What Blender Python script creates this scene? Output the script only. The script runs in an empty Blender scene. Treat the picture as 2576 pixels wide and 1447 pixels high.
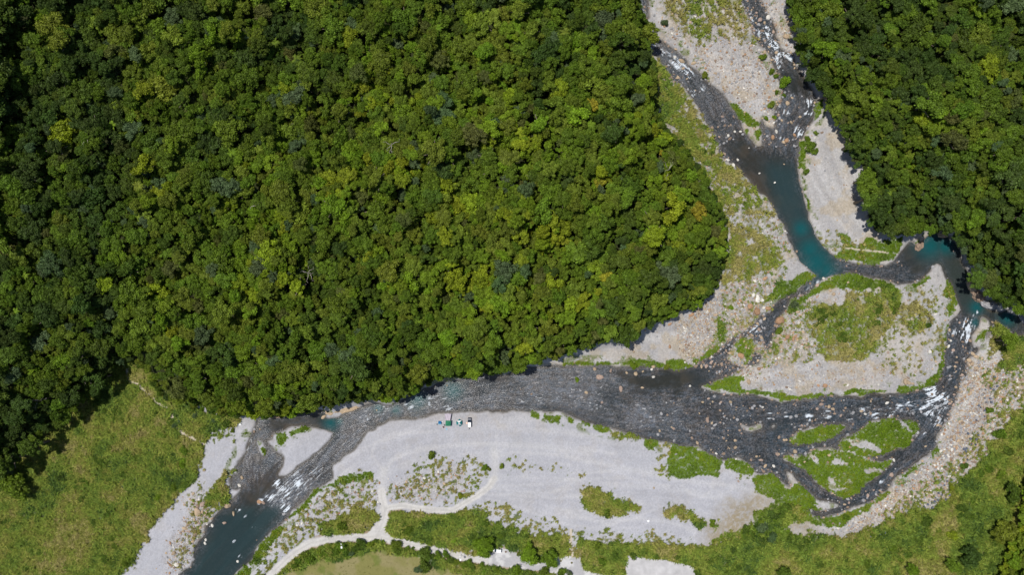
import bpy, bmesh, math, random
import numpy as np
from mathutils import Vector, Matrix, Euler, noise as mnoise
random.seed(7)
RNG = np.random.default_rng(11)
R = math.radians
sc = bpy.context.scene
col = sc.collection
# ------------------------------------------------------------------ camera
CAM_H = 320.6; LENS = 24.0; FPX = 3992 * LENS / 36.0     # focal length in photo pixels
cam_d = bpy.data.cameras.new('camera'); cam = bpy.data.objects.new('camera', cam_d); col.objects.link(cam)
cam.location = (0, 0, CAM_H); cam.rotation_euler = (0, 0, 0)
cam_d.lens = LENS; cam_d.sensor_width = 36; cam_d.clip_start = 1; cam_d.clip_end = 20000
sc.camera = cam
# ------------------------------------------------------------------ sky, sun, exposure
SUNV = Vector((-0.30, 0.17, 1.0)).normalized()
w = bpy.data.worlds.new('World'); sc.world = w; w.use_nodes = True
nt = w.node_tree; nt.nodes.clear()
sky = nt.nodes.new('ShaderNodeTexSky'); sky.sky_type = 'NISHITA'; sky.sun_disc = False
sky.sun_elevation = math.asin(SUNV.z); sky.sun_rotation = math.atan2(SUNV.x, SUNV.y)
bg = nt.nodes.new('ShaderNodeBackground'); bg.inputs[1].default_value = 0.08
wo = nt.nodes.new('ShaderNodeOutputWorld')
nt.links.new(sky.outputs[0], bg.inputs[0]); nt.links.new(bg.outputs[0], wo.inputs[0])
sl = bpy.data.lights.new('sun', 'SUN'); sl.energy = 4.2; sl.angle = R(0.5); sl.color = (1.0, 0.96, 0.9)
so = bpy.data.objects.new('sun', sl); col.objects.link(so)
so.rotation_euler = SUNV.to_track_quat('Z', 'Y').to_euler(); so.location = SUNV * 500
sc.view_settings.view_transform = 'Standard'; sc.view_settings.look = 'None'
sc.view_settings.gamma = 1; sc.view_settings.exposure = 0.0; sc.view_settings.use_curve_mapping = False
sc.cycles.max_bounces = 4; sc.cycles.diffuse_bounces = 2; sc.cycles.glossy_bounces = 2
sc.cycles.transmission_bounces = 2; sc.cycles.transparent_max_bounces = 4

# ------------------------------------------------------------------ raster of the plan, 4 photo pixels (0.48 m) per cell
PXM = 8.3
X0, X1, Y0, Y1, CS = -400, 4392, -300, 2542, 4
NX = (X1 - X0) // CS + 1; NY = (Y1 - Y0) // CS + 1
def crop(n):
    return {'1': (2400, 0, 1.719), '2': (2600, 700, 1.719), '3': (2992, 700, 1.719), '4': (400, 1400, 1.719),
            '5': (1300, 1400, 1.719), '6': (2200, 1400, 1.719), '7': (3000, 1400, 1.7188), 'P': (0, 1300, 1.5356),
            'D': (0, 0, 0.64529), 'S': (0, 0, 1)}[n]
def P(*parts):
    out = []
    for n, s in parts:
        ox, oy, k = crop(n)
        v = [float(t) for t in s.replace(';', ' ').replace(',', ' ').split()]
        out += [(ox + v[i] / k, oy + v[i + 1] / k) for i in range(0, len(v), 2)]
    return out
def fill(*polys):
    m = np.zeros((NY, NX), np.float32)
    for pts in polys:
        pts = np.array(pts); xs = (pts[:, 0] - X0) / CS; ys = (pts[:, 1] - Y0) / CS
        n = len(xs); r0 = max(0, int(ys.min())); r1 = min(NY - 1, int(ys.max()) + 1)
        for r in range(r0, r1 + 1):
            y = r + 0.01; c = []
            for i in range(n):
                ya, yb = ys[i], ys[(i + 1) % n]
                if (ya <= y) != (yb <= y):
                    c.append(xs[i] + (y - ya) / (yb - ya) * (xs[(i + 1) % n] - xs[i]))
            c.sort()
            for a, b in zip(c[::2], c[1::2]):
                a = max(0, int(math.ceil(a))); b = min(NX - 1, int(b))
                if b >= a: m[r, a:b + 1] = 1
    return m
def stroke(parts, wd, m=None):
    pts = P(*parts)
    if m is None: m = np.zeros((NY, NX), np.float32)
    step = []
    for (xa, ya), (xb, yb) in zip(pts, pts[1:]):
        L = math.hypot(xb - xa, yb - ya); k = max(1, int(L / 3))
        step += [(xa + (xb - xa) * i / k, ya + (yb - ya) * i / k) for i in range(k + 1)]
    rr = wd / 2 / CS
    for x, y in step:
        cx, cy = (x - X0) / CS, (y - Y0) / CS
        a, b = int(cx - rr - 1), int(cx + rr + 2); c, d = int(cy - rr - 1), int(cy + rr + 2)
        a = max(a, 0); c = max(c, 0)
        if b <= a or d <= c or a >= NX or c >= NY: continue
        yy, xx = np.mgrid[c:min(d, NY), a:min(b, NX)]
        v = np.clip(rr + .5 - np.hypot(xx - cx, yy - cy), 0, 1)
        m[c:min(d, NY), a:min(b, NX)] = np.maximum(m[c:min(d, NY), a:min(b, NX)], v)
    return m
def blur(a, r, n=2):
    r = int(r)
    if r < 1: return a
    for _ in range(n):
        for ax in (0, 1):
            p = np.pad(a, [(r + 1, r) if i == ax else (0, 0) for i in (0, 1)], mode='edge')
            cs = np.cumsum(p, axis=ax, dtype=np.float64)
            a = ((np.take(cs, range(2 * r + 1, cs.shape[ax]), ax) - np.take(cs, range(0, cs.shape[ax] - 2 * r - 1), ax)) / (2 * r + 1)).astype(np.float32)
    return a
def vnoise(cell, seed, sx=1.0, sy=1.0):
    g = np.random.default_rng(seed); cx = cell * sx; cy = cell * sy
    h = int(NY / cy) + 3; wv = int(NX / cx) + 3
    t = g.random((h, wv)).astype(np.float32)
    y = np.arange(NY) / cy; x = np.arange(NX) / cx
    iy = y.astype(int); ix = x.astype(int); fy = (y - iy)[:, None]; fx = (x - ix)[None, :]
    fy = fy * fy * (3 - 2 * fy); fx = fx * fx * (3 - 2 * fx)
    a = t[iy][:, ix]; b = t[iy][:, ix + 1]; c = t[iy + 1][:, ix]; d = t[iy + 1][:, ix + 1]
    return (a * (1 - fx) + b * fx) * (1 - fy) + (c * (1 - fx) + d * fx) * fy
def fbm(cell, seed, o=3):
    s = 0; tot = 0
    for i in range(o):
        s = s + vnoise(cell / 2 ** i, seed + 31 * i) * 0.6 ** i; tot += 0.6 ** i
    return s / tot
YY, XX = np.mgrid[0:NY, 0:NX]
def warp(m, amp=1.6, seed=1):
    if m.ndim != 2: return m
    dx = (fbm(10, seed, 4) - .5) * 2 * amp * 2.2; dy = (fbm(10, seed + 500, 4) - .5) * 2 * amp * 2.2
    x = np.clip(XX + dx, 0, NX - 1.01); y = np.clip(YY + dy, 0, NY - 1.01)
    ix = x.astype(int); iy = y.astype(int); fx = x - ix; fy = y - iy
    return (m[iy, ix] * (1 - fx) + m[iy, ix + 1] * fx) * (1 - fy) + (m[iy + 1, ix] * (1 - fx) + m[iy + 1, ix + 1] * fx) * fy
def spots(lst):
    m = np.zeros((NY, NX), np.float32)
    for n, s in lst:
        ox, oy, k = crop(n); v = [float(t) for t in s.replace(',', ' ').replace(';', ' ').split()]
        for i in range(0, len(v), 3):
            cx = (ox + v[i] / k - X0) / CS; cy = (oy + v[i + 1] / k - Y0) / CS; r = v[i + 2] / k / CS
            a, b, c, d = [int(t) for t in (max(0, cx - 3 * r), min(NX, cx + 3 * r + 1), max(0, cy - 3 * r), min(NY, cy + 3 * r + 1))]
            if a >= b or c >= d: continue
            yy, xx = np.mgrid[c:d, a:b]
            m[c:d, a:b] = np.maximum(m[c:d, a:b], np.exp(-((xx - cx) ** 2 + (yy - cy) ** 2) / (1.1 * r * r)))
    return m
ss = lambda a, lo, hi: (lambda t: t * t * (3 - 2 * t))(np.clip((a - lo) / (hi - lo), 0, 1))

# ---- water
water_add = fill(
    # left upper branch joining the right upper branch, down to the first pool, second pool and the rapids
    P(('1', '100,265 200,268 290,262 380,320 450,380 480,430 540,480 600,530 680,590 740,660 790,740 830,800 860,880 890,930 940,985 985,975 990,880 970,830 990,750 1040,700 1070,640 1110,590 1100,540 1090,480 1050,420 1020,350 970,290 930,230 900,160 870,80 830,0 800,-400 950,-400 960,0 1020,100 1060,170 1080,260 1110,330 1190,370 1200,430 1250,480 1290,560 1330,640 1350,690 1335,760 1310,820 1280,880 1222,950 1215,1100 1230,1200 1260,1330 1288,1440'),
      ('2', '946,244 975,330 1000,400 1050,460 1110,500 1130,540 1250,565 1400,575 1470,578 1530,560 1555,500'),
      ('3', '930,440 960,420 1010,450 1050,395 1100,360 1180,370 1240,400 1290,460 1310,530 1330,600 1370,660 1400,760 1430,820 1480,870 1560,885 1640,868 1690,915 1740,960 1730,1050 1640,1045 1580,980 1540,955 1515,960 1490,1030 1450,1090 1420,1130 1380,1170 1340,1200 1350,1260 1340,1320 1290,1400 1270,1447'),
      ('7', '1310,50 1310,100 1290,180 1250,260 1220,320 1210,380 1170,440 1130,500 1110,570 1085,620 1010,670 945,730 860,775 820,820 780,890 700,930 620,970 540,1000 430,1045 360,1062 290,1045 240,1000 260,990 300,1020 360,1035 430,1015 480,990 430,960 350,950 300,930 250,880 200,820 150,760 100,740'),
      ('6', '1520,860 1450,810 1390,770 1280,760 1240,700 1180,665 1060,660 960,630 900,590 760,570 640,545 520,520 400,480 250,450 150,420 50,390 0,375'),
      ('5', '1600,365 1500,350 1350,345 1150,345 1000,345 850,355 700,365 560,390 400,410 320,450 230,490 190,540 150,590 80,650 0,715'),
      ('4', '1540,760 1550,790 1480,850 1420,860 1370,920 1290,1000 1240,1070 1180,1120 1120,1160 1060,1230 1020,1300 980,1360 910,1410 880,1447 780,1800 300,1800 520,1447 600,1380 620,1300 640,1230 690,1180 700,1120 740,1090 760,1050 800,1000 870,950 920,900 930,830 890,720 920,690 960,620 990,540 1020,450 1045,405 1100,405 1180,380 1300,370 1420,350 1500,350 1480,395 1590,400 1640,360 1750,320'),
      ('5', '200,315 300,300 390,320 430,290 560,230 650,180 780,145 850,150 900,120 1000,110 1150,110 1230,60 1350,48 1420,50'),
      ('6', '0,55 150,50 300,45 380,52 450,50 600,48 640,68 750,78 880,60 970,80 1000,165 910,170 900,190 1050,240 1130,232 1250,245 1380,278 1450,288 1560,277'),
      ('7', '200,275 300,265 400,250 500,260 620,250 680,228 800,228 900,232 1000,205 1100,190 1150,130 1170,10'),
      ('3', '1160,1350 1180,1280 1190,1200 1200,1100 1215,960 1240,930 1290,890 1280,820 1240,720 1190,640 1160,570 1132,560 1090,610 1020,670 950,700 870,705 800,680 620,635 460,630 430,640'),
      ('2', '1090,650 1040,660 1010,662 990,625 930,580 880,520 850,460 820,400 790,300 746,244'),
      ('1', '1090,1440 1050,1380 1000,1320 940,1270 870,1180 810,1120 750,1070 690,1020 690,960 650,900 610,820 570,740 530,680 490,620 440,560 360,520 320,440 290,375 200,350 120,350')),
    P(('1', '60,-300 215,-300 220,130 190,130 160,60 110,20')),
    # outlet stream between the pool and the lower river
    P(('2', '1000,655 1040,665 1010,700 960,750 900,775 840,800 800,870 760,900 735,930 740,1000 700,1050 690,1120 640,1180 600,1230 540,1240 480,1280 400,1320 330,1350 270,1330 200,1440 -100,1440 -60,1330 0,1290 150,1280 210,1240 280,1190 340,1150 400,1110 450,1060 540,1010 590,960 640,900 690,910 700,850 740,810 850,760 900,720 960,690')),
    P(('3', '1380,1050 1420,1120 1500,960 1560,940 1480,900')),
    P(('4', '850,800 900,770 930,830 900,880 860,860')))
water_cut = fill(
    P(('1', '1000,600 1100,600 1130,560 1090,680 1060,720 1070,800 1060,860 1000,840 980,760')),
    P(('3', '1450,908 1425,940 1415,1000 1370,1060 1370,1110 1410,1130 1450,1080 1490,1000 1480,950')),
    P(('4', '1150,490 1200,488 1290,450 1390,443 1450,468 1540,490 1552,515 1500,570 1430,630 1330,700 1260,770 1195,803 1185,770 1210,720 1228,660 1200,610 1165,580 1140,540')),
    P(('4', '1030,560 1060,540 1080,570 1110,620 1100,660 1070,660 1045,610')), P(('4', '1010,640 1040,650 1060,690 1040,690')),
    P(('4', '1120,530 1150,560 1190,620 1220,650 1180,640 1130,580 1100,560')),
    P(('7', '130,530 200,485 330,458 480,428 512,448 475,495 440,525 330,562 200,572 130,560')),
    P(('7', '460,560 540,510 600,480 650,430 740,405 830,398 920,408 990,420 1005,470 960,530 930,590 830,605 740,645 700,660 560,625 470,600')),
    P(('7', '320,600 420,600 560,632 690,675 740,690 820,665 820,705 760,740 725,790 640,850 600,900 510,942 420,905 345,865 285,800 225,740 160,700 90,665 90,638 150,650 250,640 300,600')),
    P(('6', '1178,445 1240,448 1320,430 1325,465 1250,482 1185,470')), P(('6', '1378,455 1400,440 1425,455 1400,475')),
    P(('2', '440,1130 480,1060 560,1050 590,1110 560,1190 520,1250 440,1240 400,1200')), P(('2', '590,1120 640,1100 650,1160 600,1190')),
    P(('2', '560,860 640,880 640,905 590,960 560,920')))
water = np.clip(water_add - 1.3 * ss(blur(water_cut, 1, 1), .12, .6), 0, 1)
water = warp(blur(water, 1, 1), 1.4, 3)
wb = blur(water, 1, 2)
wfar = blur(water, 12, 2)
# ---- forest
F = fill(P(('D', '-300,-300 1570,-300 1590,-20 1605,40 1632,85 1628,110 1640,200 1640,300 1680,345 1730,400 1770,460 1800,520 1822,590 1820,640 1800,695 1780,745 1715,780 1670,800 1600,825 1500,862 1400,890 1290,922 1250,936 1210,932 1100,950 1000,1000 900,1000 810,1018 740,1040 640,1042 560,1035 480,1005 440,1010 410,970 400,925 360,900 300,905 270,930 240,985 200,1010 165,1050 105,1090 75,1130 45,1150 20,1190 -300,1210')),
         P(('D', '1940,-300 1985,10 2005,90 2015,130 2035,190 2075,250 2105,310 2145,385 2165,450 2175,520 2195,575 2250,590 2330,578 2395,585 2430,640 2460,700 2500,745 2545,760 2580,800 2630,830 2900,850 2900,-300')),
         P(('D', '2640,1120 2585,1210 2570,1290 2552,1350 2530,1420 2510,1480 2500,1700 2900,1700 2900,1120')))
F -= fill(P(('D', '2012,-300 2032,-300 2035,45 2018,50')))
F = np.clip(F, 0, 1)
# ---- vegetation densities
def zone(v, *polys): return fill(*polys) * v
meadow = np.maximum.reduce([
    zone(1, P(('P', '-600,450 -600,0 780,-200 1100,150 1200,450 1290,500 1382,545 1382,560 1290,575 1225,660 1210,760 1170,880 1100,930 1040,1020 970,1080 900,1180 840,1300 790,1390 740,1447 700,2000 -600,2000'))),
    zone(1, P(('6', '60,1225 120,1230 230,1275 340,1210 480,1240 640,1235 770,1255 950,1240 1040,1220 1150,1150 1260,1110 1260,1020 1350,1000 1440,1000 1500,970 1560,1030 1680,1070'),
              ('7', '100,1090 150,1160 380,1175 560,1165 700,1110 820,1060 950,1020 1060,1000 1180,900 1290,770 1390,700 1450,640 1470,560 1570,470 1600,360 1720,330 2400,330 2400,2400'), ('6', '120,2400 120,1400'))),
    zone(1, P(('5', '350,1080 370,1030 430,1005 560,1015 700,1030 810,1040 900,1000 960,1010 1010,1020 1060,1080 1200,1150 1330,1180 1480,1170 1590,1200 1600,1320 1500,1320 1400,1300 1300,1290 1170,1255 1050,1250 950,1260 800,1250 600,1230 480,1210 380,1180 335,1140'))),
    zone(1, P(('5', '-60,1070 100,1030 200,1000 290,1000 300,1040 285,1100 240,1140 150,1165 0,1180 -100,1185'))),
    zone(1, P(('4', '550,350 950,380 930,430 860,445 740,450 700,470 650,520 620,500'))),
    zone(.93, P(('4', '-600,1900 1130,1447 1220,1350 1330,1250 1450,1195 1719,1165'), ('5', '250,1150 340,1140 700,1245 1050,1290 1080,1245 1250,1280 1400,1320 1700,1325 1719,1350 1719,1700'))),
    zone(.95, P(('5', '1610,1230 1660,1200 1900,1260 1900,1440 1680,1380 1620,1320'))),
    zone(.95, P(('6', '100,920 180,850 260,860 300,900 420,950 520,970 500,1000 400,1030 250,1040 160,1020 105,970'), )),
    zone(.9, P(('6', '650,985 700,970 800,1000 860,1040 960,1080 930,1130 860,1090 720,1060 660,1020'))),
    zone(.9, P(('6', '1000,1080 1030,1110 1000,1155 965,1130'))),
    zone(.85, P(('2', '380,250 450,300 560,300 650,380 720,430 760,560 700,620 560,660 420,690 330,700 400,500 400,380'))),
    zone(.97, P(('2', '1180,740 1330,770 1400,800 1440,700 1540,760 1560,860 1500,930 1460,1000 1400,1100 1300,1190 1150,1220 1040,1200 1000,1060 930,960 900,920 1000,850 1100,830 1180,840'))),
    zone(.8, P(('3', '900,830 1000,830 1080,890 1090,980 1000,1040 900,1000 870,930'))),
    zone(.95, P(('3', '1510,960 1560,960 1600,1020 1719,1060 2100,1060 2100,1230 1680,1210 1640,1260 1540,1260 1550,1120 1480,1170 1450,1160 1490,1060'))),
    zone(1, P(('4', '830,760 900,710 890,760 840,800 830,860 870,900 840,960 770,970 760,1020 710,1000 720,930 760,830'))),
    zone(.95, P(('6', '320,470 490,500 520,520 470,530 330,510'))),
    zone(1, P(('1', '380,860 420,900 500,950 690,1040 870,1180 900,1250 800,1200 650,1130 560,1080 440,950'))),
    zone(.6, P(('1', '300,-300 830,-300 830,0 870,100 900,220 960,330 900,330 800,280 700,260 600,330 520,300 420,230 380,150 300,60'))),
    zone(.66, P(('1', '240,380 320,440 360,520 440,560 500,640 570,740 620,830 700,960 690,1030 810,1130 870,1190 940,1280 1050,1390 1100,1447 700,1447 640,1300 560,1150 450,1000 400,900 290,830 260,760 250,560 240,460'))),
    zone(.35, P(('2', '370,0 480,0 700,300 800,470 780,700 560,900 330,820 400,600 400,200'))),
    zone(.36, P(('2', '440,820 560,760 720,820 720,900 1000,760 1100,1000 1000,1220 700,1250 560,1300 330,1300 300,900'))),
    zone(.26, P(('3', '560,680 1240,700 1200,900 1180,1330 900,1320 700,1180 500,1150'))),
    zone(.35, P(('3', '310,380 420,330 560,400 700,430 640,600 450,530'))),
    zone(.40, P(('4', '1000,1447 1060,1340 1150,1220 1250,1120 1400,960 1480,880 1560,830 1660,770 1719,760 1820,750 1840,900 1850,1000 1830,1090 1760,1150 1600,1180 1450,1200 1330,1250 1200,1370 1130,1447'))),
    zone(.28, P(('5', '350,860 480,800 520,680 640,640 780,660 960,660 1060,720 1040,800 960,860 870,930 830,980 700,985 500,960 360,930'))),
    zone(.14, P(('5', '1120,690 1240,650 1400,700 1530,700 1700,760 1680,800 1500,790 1300,720 1200,780 1110,740'))),
    zone(.36, P(('5', '900,950 1200,1000 1450,1080 1600,1140 1719,1150 1900,1140 2100,1150 2260,1180 2400,1200 2300,1280 1719,1240 1200,1170'))),
    zone(.35, P(('6', '530,560 730,560 700,800 600,760 640,640'))),
    zone(.3, P(('6', '1150,770 1300,800 1300,900 1230,840'))),
    zone(.34, P(('7', '1350,100 1719,0 1719,460 1480,600 1420,700 1330,700 1200,700 1400,450 1500,300'))),
    zone(.5, P(('7', '1330,640 1280,760 1180,880 1000,1010 760,1080 700,1040 900,930 1100,760 1200,700'))),
    zone(.3, P(('4', '560,900 720,820 760,900 700,1100 640,1230 560,1400 520,1447 480,1300 600,1050'))),
    zone(.5, P(('P', '1150,470 1290,545 1382,560 1400,640 1200,620')))])
dryz = np.maximum(fill(P(('6', '1040,1000 1100,960 1200,920 1330,900 1460,1000 1260,1010 1250,1110 1150,1150 1060,1110')), P(('7', '100,1090 200,1075 330,1130 380,1160 250,1180 130,1140')),
                       P(('6', '950,1100 1080,1110 1200,1150 1100,1200 950,1230'))) * .9,
                  0.0)
mown = fill(P(('5', '-350,1450 -60,1330 0,1350 100,1330 300,1265 420,1300 520,1310 600,1330 700,1390 900,1440 1100,1700 1400,4000 -2600,4000 -1000,1700')))
bright = np.maximum.reduce([
    zone(1, P(('6', '1255,1040 1300,1005 1500,1000 1540,1080 1480,1100 1560,1190 1450,1240 1300,1190 1100,1215 950,1240 1050,1170 1250,1130'))),
    zone(1, P(('6', '700,620 730,565 860,585 960,640 1060,668 1050,740 1020,785 880,790 770,800 700,770 690,700'))),
    zone(1, P(('6', '1080,668 1200,680 1270,740 1240,780 1150,760 1080,740'))),
    zone(1, P(('6', '1240,780 1390,770 1450,820 1500,880 1560,830 1620,870 1700,960 1719,1060 1600,1020 1500,1000 1450,980 1400,930 1300,900 1260,850'))),
    zone(1, P(('7', '0,985 60,900 150,900 240,1000 300,1055 430,1060 560,1010 690,950 700,985 600,1050 480,1110 380,1125 200,1080 100,1070 0,1040'))),
    zone(.95, P(('7', '130,530 200,500 330,470 480,435 500,450 460,500 430,525 330,555 200,565'))),
    zone(.85, P(('7', '480,565 540,520 640,480 740,410 830,400 920,412 980,440 990,480 950,530 920,590 740,640 700,650 560,615'))),
    zone(.88, P(('7', '330,605 420,605 560,640 690,685 740,695 820,672 810,705 720,750 700,800 620,850 580,900 500,930 420,895 350,850 290,790 230,730 170,690 110,660 250,650'))),
    zone(1, P(('7', '1045,690 1120,585 1135,600 1095,670 1000,715 890,790 870,780 940,730'))),
    zone(1, P(('7', '780,890 810,900 740,960 700,970 700,940'))),
    zone(1, P(('2', '720,700 850,670 960,610 1000,650 960,690 880,730 800,800 700,810 650,830'))),
    zone(1, P(('2', '830,800 900,780 950,740 1060,680 1130,625 1250,635 1400,665 1530,710 1540,780 1500,900 1470,890 1500,760 1420,715 1380,730 1300,760 1200,720 1060,740 980,790 900,840 860,890 800,880'))),
    zone(1, P(('2', '440,1100 500,1060 570,1070 580,1120 530,1200 460,1150')), P(('2', '330,940 390,930 390,1100 340,1110')),
         P(('2', '0,1215 100,1205 190,1240 180,1275 0,1285')), P(('2', '220,1365 400,1325 520,1305 530,1335 430,1400 300,1405')), P(('2', '300,1110 350,1110 330,1180 250,1200 200,1210'))),
    zone(1, P(('6', '900,170 1000,190 1140,230 1290,250 1400,255 1450,280 1560,270 1719,255 1719,238 1500,235 1300,222 1200,200 1150,130 1200,100 1100,130 1000,165'))),
    zone(.95, P(('6', '0,25 150,15 420,25 440,0 520,0 600,20 750,55 880,40 870,-10 980,-10 900,62 750,80 640,72 540,62 440,42 300,35 100,45 0,45'))),
    zone(1, P(('7', '850,225 860,180 950,190 1050,150 1120,100 1120,30 1165,20 1150,130 1100,185 950,235')), P(('7', '500,208 620,190 800,215 680,232 500,235')), P(('7', '0,230 150,238 500,232 300,258 100,268 0,262'))),
    zone(1, P(('3', '440,510 500,450 600,455 620,390 680,385 720,430 890,390 900,450 830,540 700,570 560,545 450,530')), P(('3', '460,350 520,360 560,420 540,460 480,430'))),
    zone(1, P(('3', '1190,660 1240,730 1270,850 1215,925 1200,860 1220,810 1180,780')), P(('3', '960,700 1085,635 1070,672 980,722')), P(('3', '1390,1050 1470,990 1480,1010 1450,1060 1400,1075'))),
    zone(.7, P(('3', '1180,980 1210,960 1195,1100 1180,1200 1170,1340 1090,1390 940,1440 880,1400 1020,1380 1130,1330 1140,1240 1170,1150'))),
    zone(1, P(('4', '1150,490 1220,488 1250,520 1215,585 1180,570')), P(('4', '1250,490 1380,450 1390,470 1300,510 1262,512')), P(('4', '1065,585 1095,600 1110,650 1080,662')),
         P(('4', '898,730 940,728 942,790 905,790')), P(('4', '955,490 990,490 975,515'))),
    zone(1, P(('4', '990,1330 1060,1230 1180,1110 1230,1130 1150,1220 1090,1300 1040,1370 990,1370')), P(('4', '870,1447 960,1380 1005,1400 980,1500 860,1500')), P(('4', '1240,1080 1380,930 1440,860 1465,880 1380,975 1300,1050')),
         P(('4', '1440,870 1500,850 1560,815 1650,770 1720,757 1810,755 1820,790 1700,820 1560,850'))),
    zone(1, P(('1', '750,670 800,700 880,760 950,820 960,850 920,860 860,820 800,750')), P(('1', '640,910 760,980 750,998 660,950')), P(('1', '1220,950 1272,930 1270,1140 1232,1142 1215,1050')), P(('1', '1335,690 1370,680 1370,770 1322,820')),
         P(('1', '930,880 970,870 975,935 940,920')), P(('1', '860,850 895,870 890,900 870,890')), P(('1', '1255,1240 1275,1330 1300,1420 1285,1420 1262,1330'))),
    zone(1, P(('1', '590,480 620,500 610,530 580,510')), P(('1', '1080,520 1150,510 1170,560 1130,585 1090,560'))),
    zone(1, P(('5', '1310,370 1340,358 1385,370 1380,415 1340,410')), P(('5', '1415,395 1430,372 1500,372 1530,390 1520,425 1450,422')), P(('5', '1568,395 1605,393 1608,425 1572,422')), P(('5', '1650,420 1700,420 1715,450 1670,455'))),
    zone(1, P(('6', '20,395 60,395 60,425 25,422')), P(('6', '105,415 165,430 160,455 110,440')), P(('6', '180,440 210,435 300,455 312,490 260,495 200,470')), P(('6', '540,530 620,535 630,575 580,598 540,570'))),
    zone(1, P(('5', '540,1300 600,1290 620,1330 560,1400 600,1447 500,1447 520,1380')), P(('5', '640,1380 720,1370 700,1447 630,1447')))])
isl_ = water_cut * fill(P(('S', '3020,1600 3700,1600 3700,1990 3020,1990'))); bright = np.maximum(bright, isl_ * .97)
bright *= 1 - .85 * fill(P(('7', '530,545 600,540 680,560 750,600 740,618 640,600 550,572')), P(('7', '405,670 450,665 520,690 510,712 430,710')), P(('7', '620,735 700,730 760,745 750,765 650,770')), P(('7', '375,785 410,800 440,840 500,860 490,880 430,880 385,850')), P(('7', '290,960 330,955 350,980 310,985')), P(('7', '840,412 880,418 960,480 950,492 880,450')), P(('7', '250,600 310,640 330,700 300,690')))
path = stroke([('P', '778,185 776,265 800,290 830,295 900,360 960,420 1010,440')], 10)
path = stroke([('P', '1036,470 1045,530 1095,590 1150,618 1230,660')], 10, path)
path = stroke([('5', '1590,1140 1588,1230 1603,1330')], 8, path)
path = stroke([('3', '520,460 600,470 700,480 800,490')], 6, path)
path = stroke([('1', '1255,-60 1270,60 1275,95')], 12, path)
road = stroke([('4', '1000,1640 1100,1480 1165,1410 1230,1345 1310,1280 1400,1230 1500,1208 1600,1195 1719,1190')], 30)
road = stroke([('5', '172,1195 300,1185 450,1222 600,1255 750,1295 900,1325 1060,1355')], 30, road)
road = stroke([('5', '240,1205 290,1180 320,1130 330,1090 345,1040 345,990 325,930 322,885')], 32, road)
road = stroke([('5', '330,1000 400,985 480,980 560,995 700,1010 800,1010 860,975 960,915 1040,855 1075,800')], 24, road)
road = np.maximum(road, fill(P(('5', '250,1140 300,1080 340,1130 390,1190 300,1210 200,1200'))))
softroad = blur(stroke([('5', '322,900 325,860 335,800 340,740')], 30) + stroke([('5', '1060,825 1082,780 1086,720 1080,650 1070,600')], 22), 2, 2)
ruts = stroke([('4', '1165,1410 1230,1345 1310,1280 1400,1230 1500,1208 1600,1195 1719,1190')], 5); ruts = stroke([('5', '172,1195 300,1185 450,1222 600,1255 750,1295 900,1325 1060,1355')], 5, ruts); ruts = stroke([('5', '345,1000 400,985 480,980 560,995 700,1010 800,1010 860,975 960,915 1040,855 1080,790')], 5, ruts); ruts = stroke([('5', '290,1180 320,1130 330,1090 345,1040 345,990 325,930 322,880')], 5, ruts)
lot = fill(P(('5', '1040,1340 1065,1290 1075,1262 1130,1262 1185,1275 1235,1300 1260,1330 1350,1370 1400,1360 1400,1330 1510,1325 1560,1318 1650,1325 1665,1370 1680,1420 1719,1440 1719,1500 1500,1440 1400,1420 1200,1395 1040,1375')))
lot = np.maximum(lot, stroke([('5', '1600,1400 1719,1440 1900,1460')], 16))
tracks = np.maximum.reduce([stroke([('5', s)], 5) for s in ('340,740 420,640 600,590 900,560 1300,560 1719,600 1900,640', '350,745 430,655 600,606 900,576 1300,578 1719,618', '335,740 260,640 280,560 400,500 700,480', '1080,640 1150,590 1400,590 1719,640', '1085,660 1200,620 1500,640 1719,700', '1060,850 1300,840 1500,830 1719,760 1900,740', '1000,900 1200,905 1500,930 1719,900', '1080,640 1090,560 1095,480', '1270,640 1265,700 1275,790', '1290,640 1285,700 1295,790', '1050,860 1200,880 1400,900 1600,860',
      '960,930 1100,950 1300,1010 1500,1090 1719,1130 1900,1100')] + [stroke([('6', s)], 5) for s in ('50,1050 300,1100 500,1060 700,1090 860,1140 870,1180 800,1210', '0,1010 200,1080 450,1070 600,1000', '800,860 860,910 1000,930 1100,880 1180,830', '780,850 830,800 950,830 1050,900', '1000,780 980,880 900,930', '0,640 300,700 600,760 900,820 1150,850', '0,655 300,716 600,776 900,836', '-100,900 100,800 400,790 700,850')] + [np.zeros((NY, NX), np.float32)])
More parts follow.
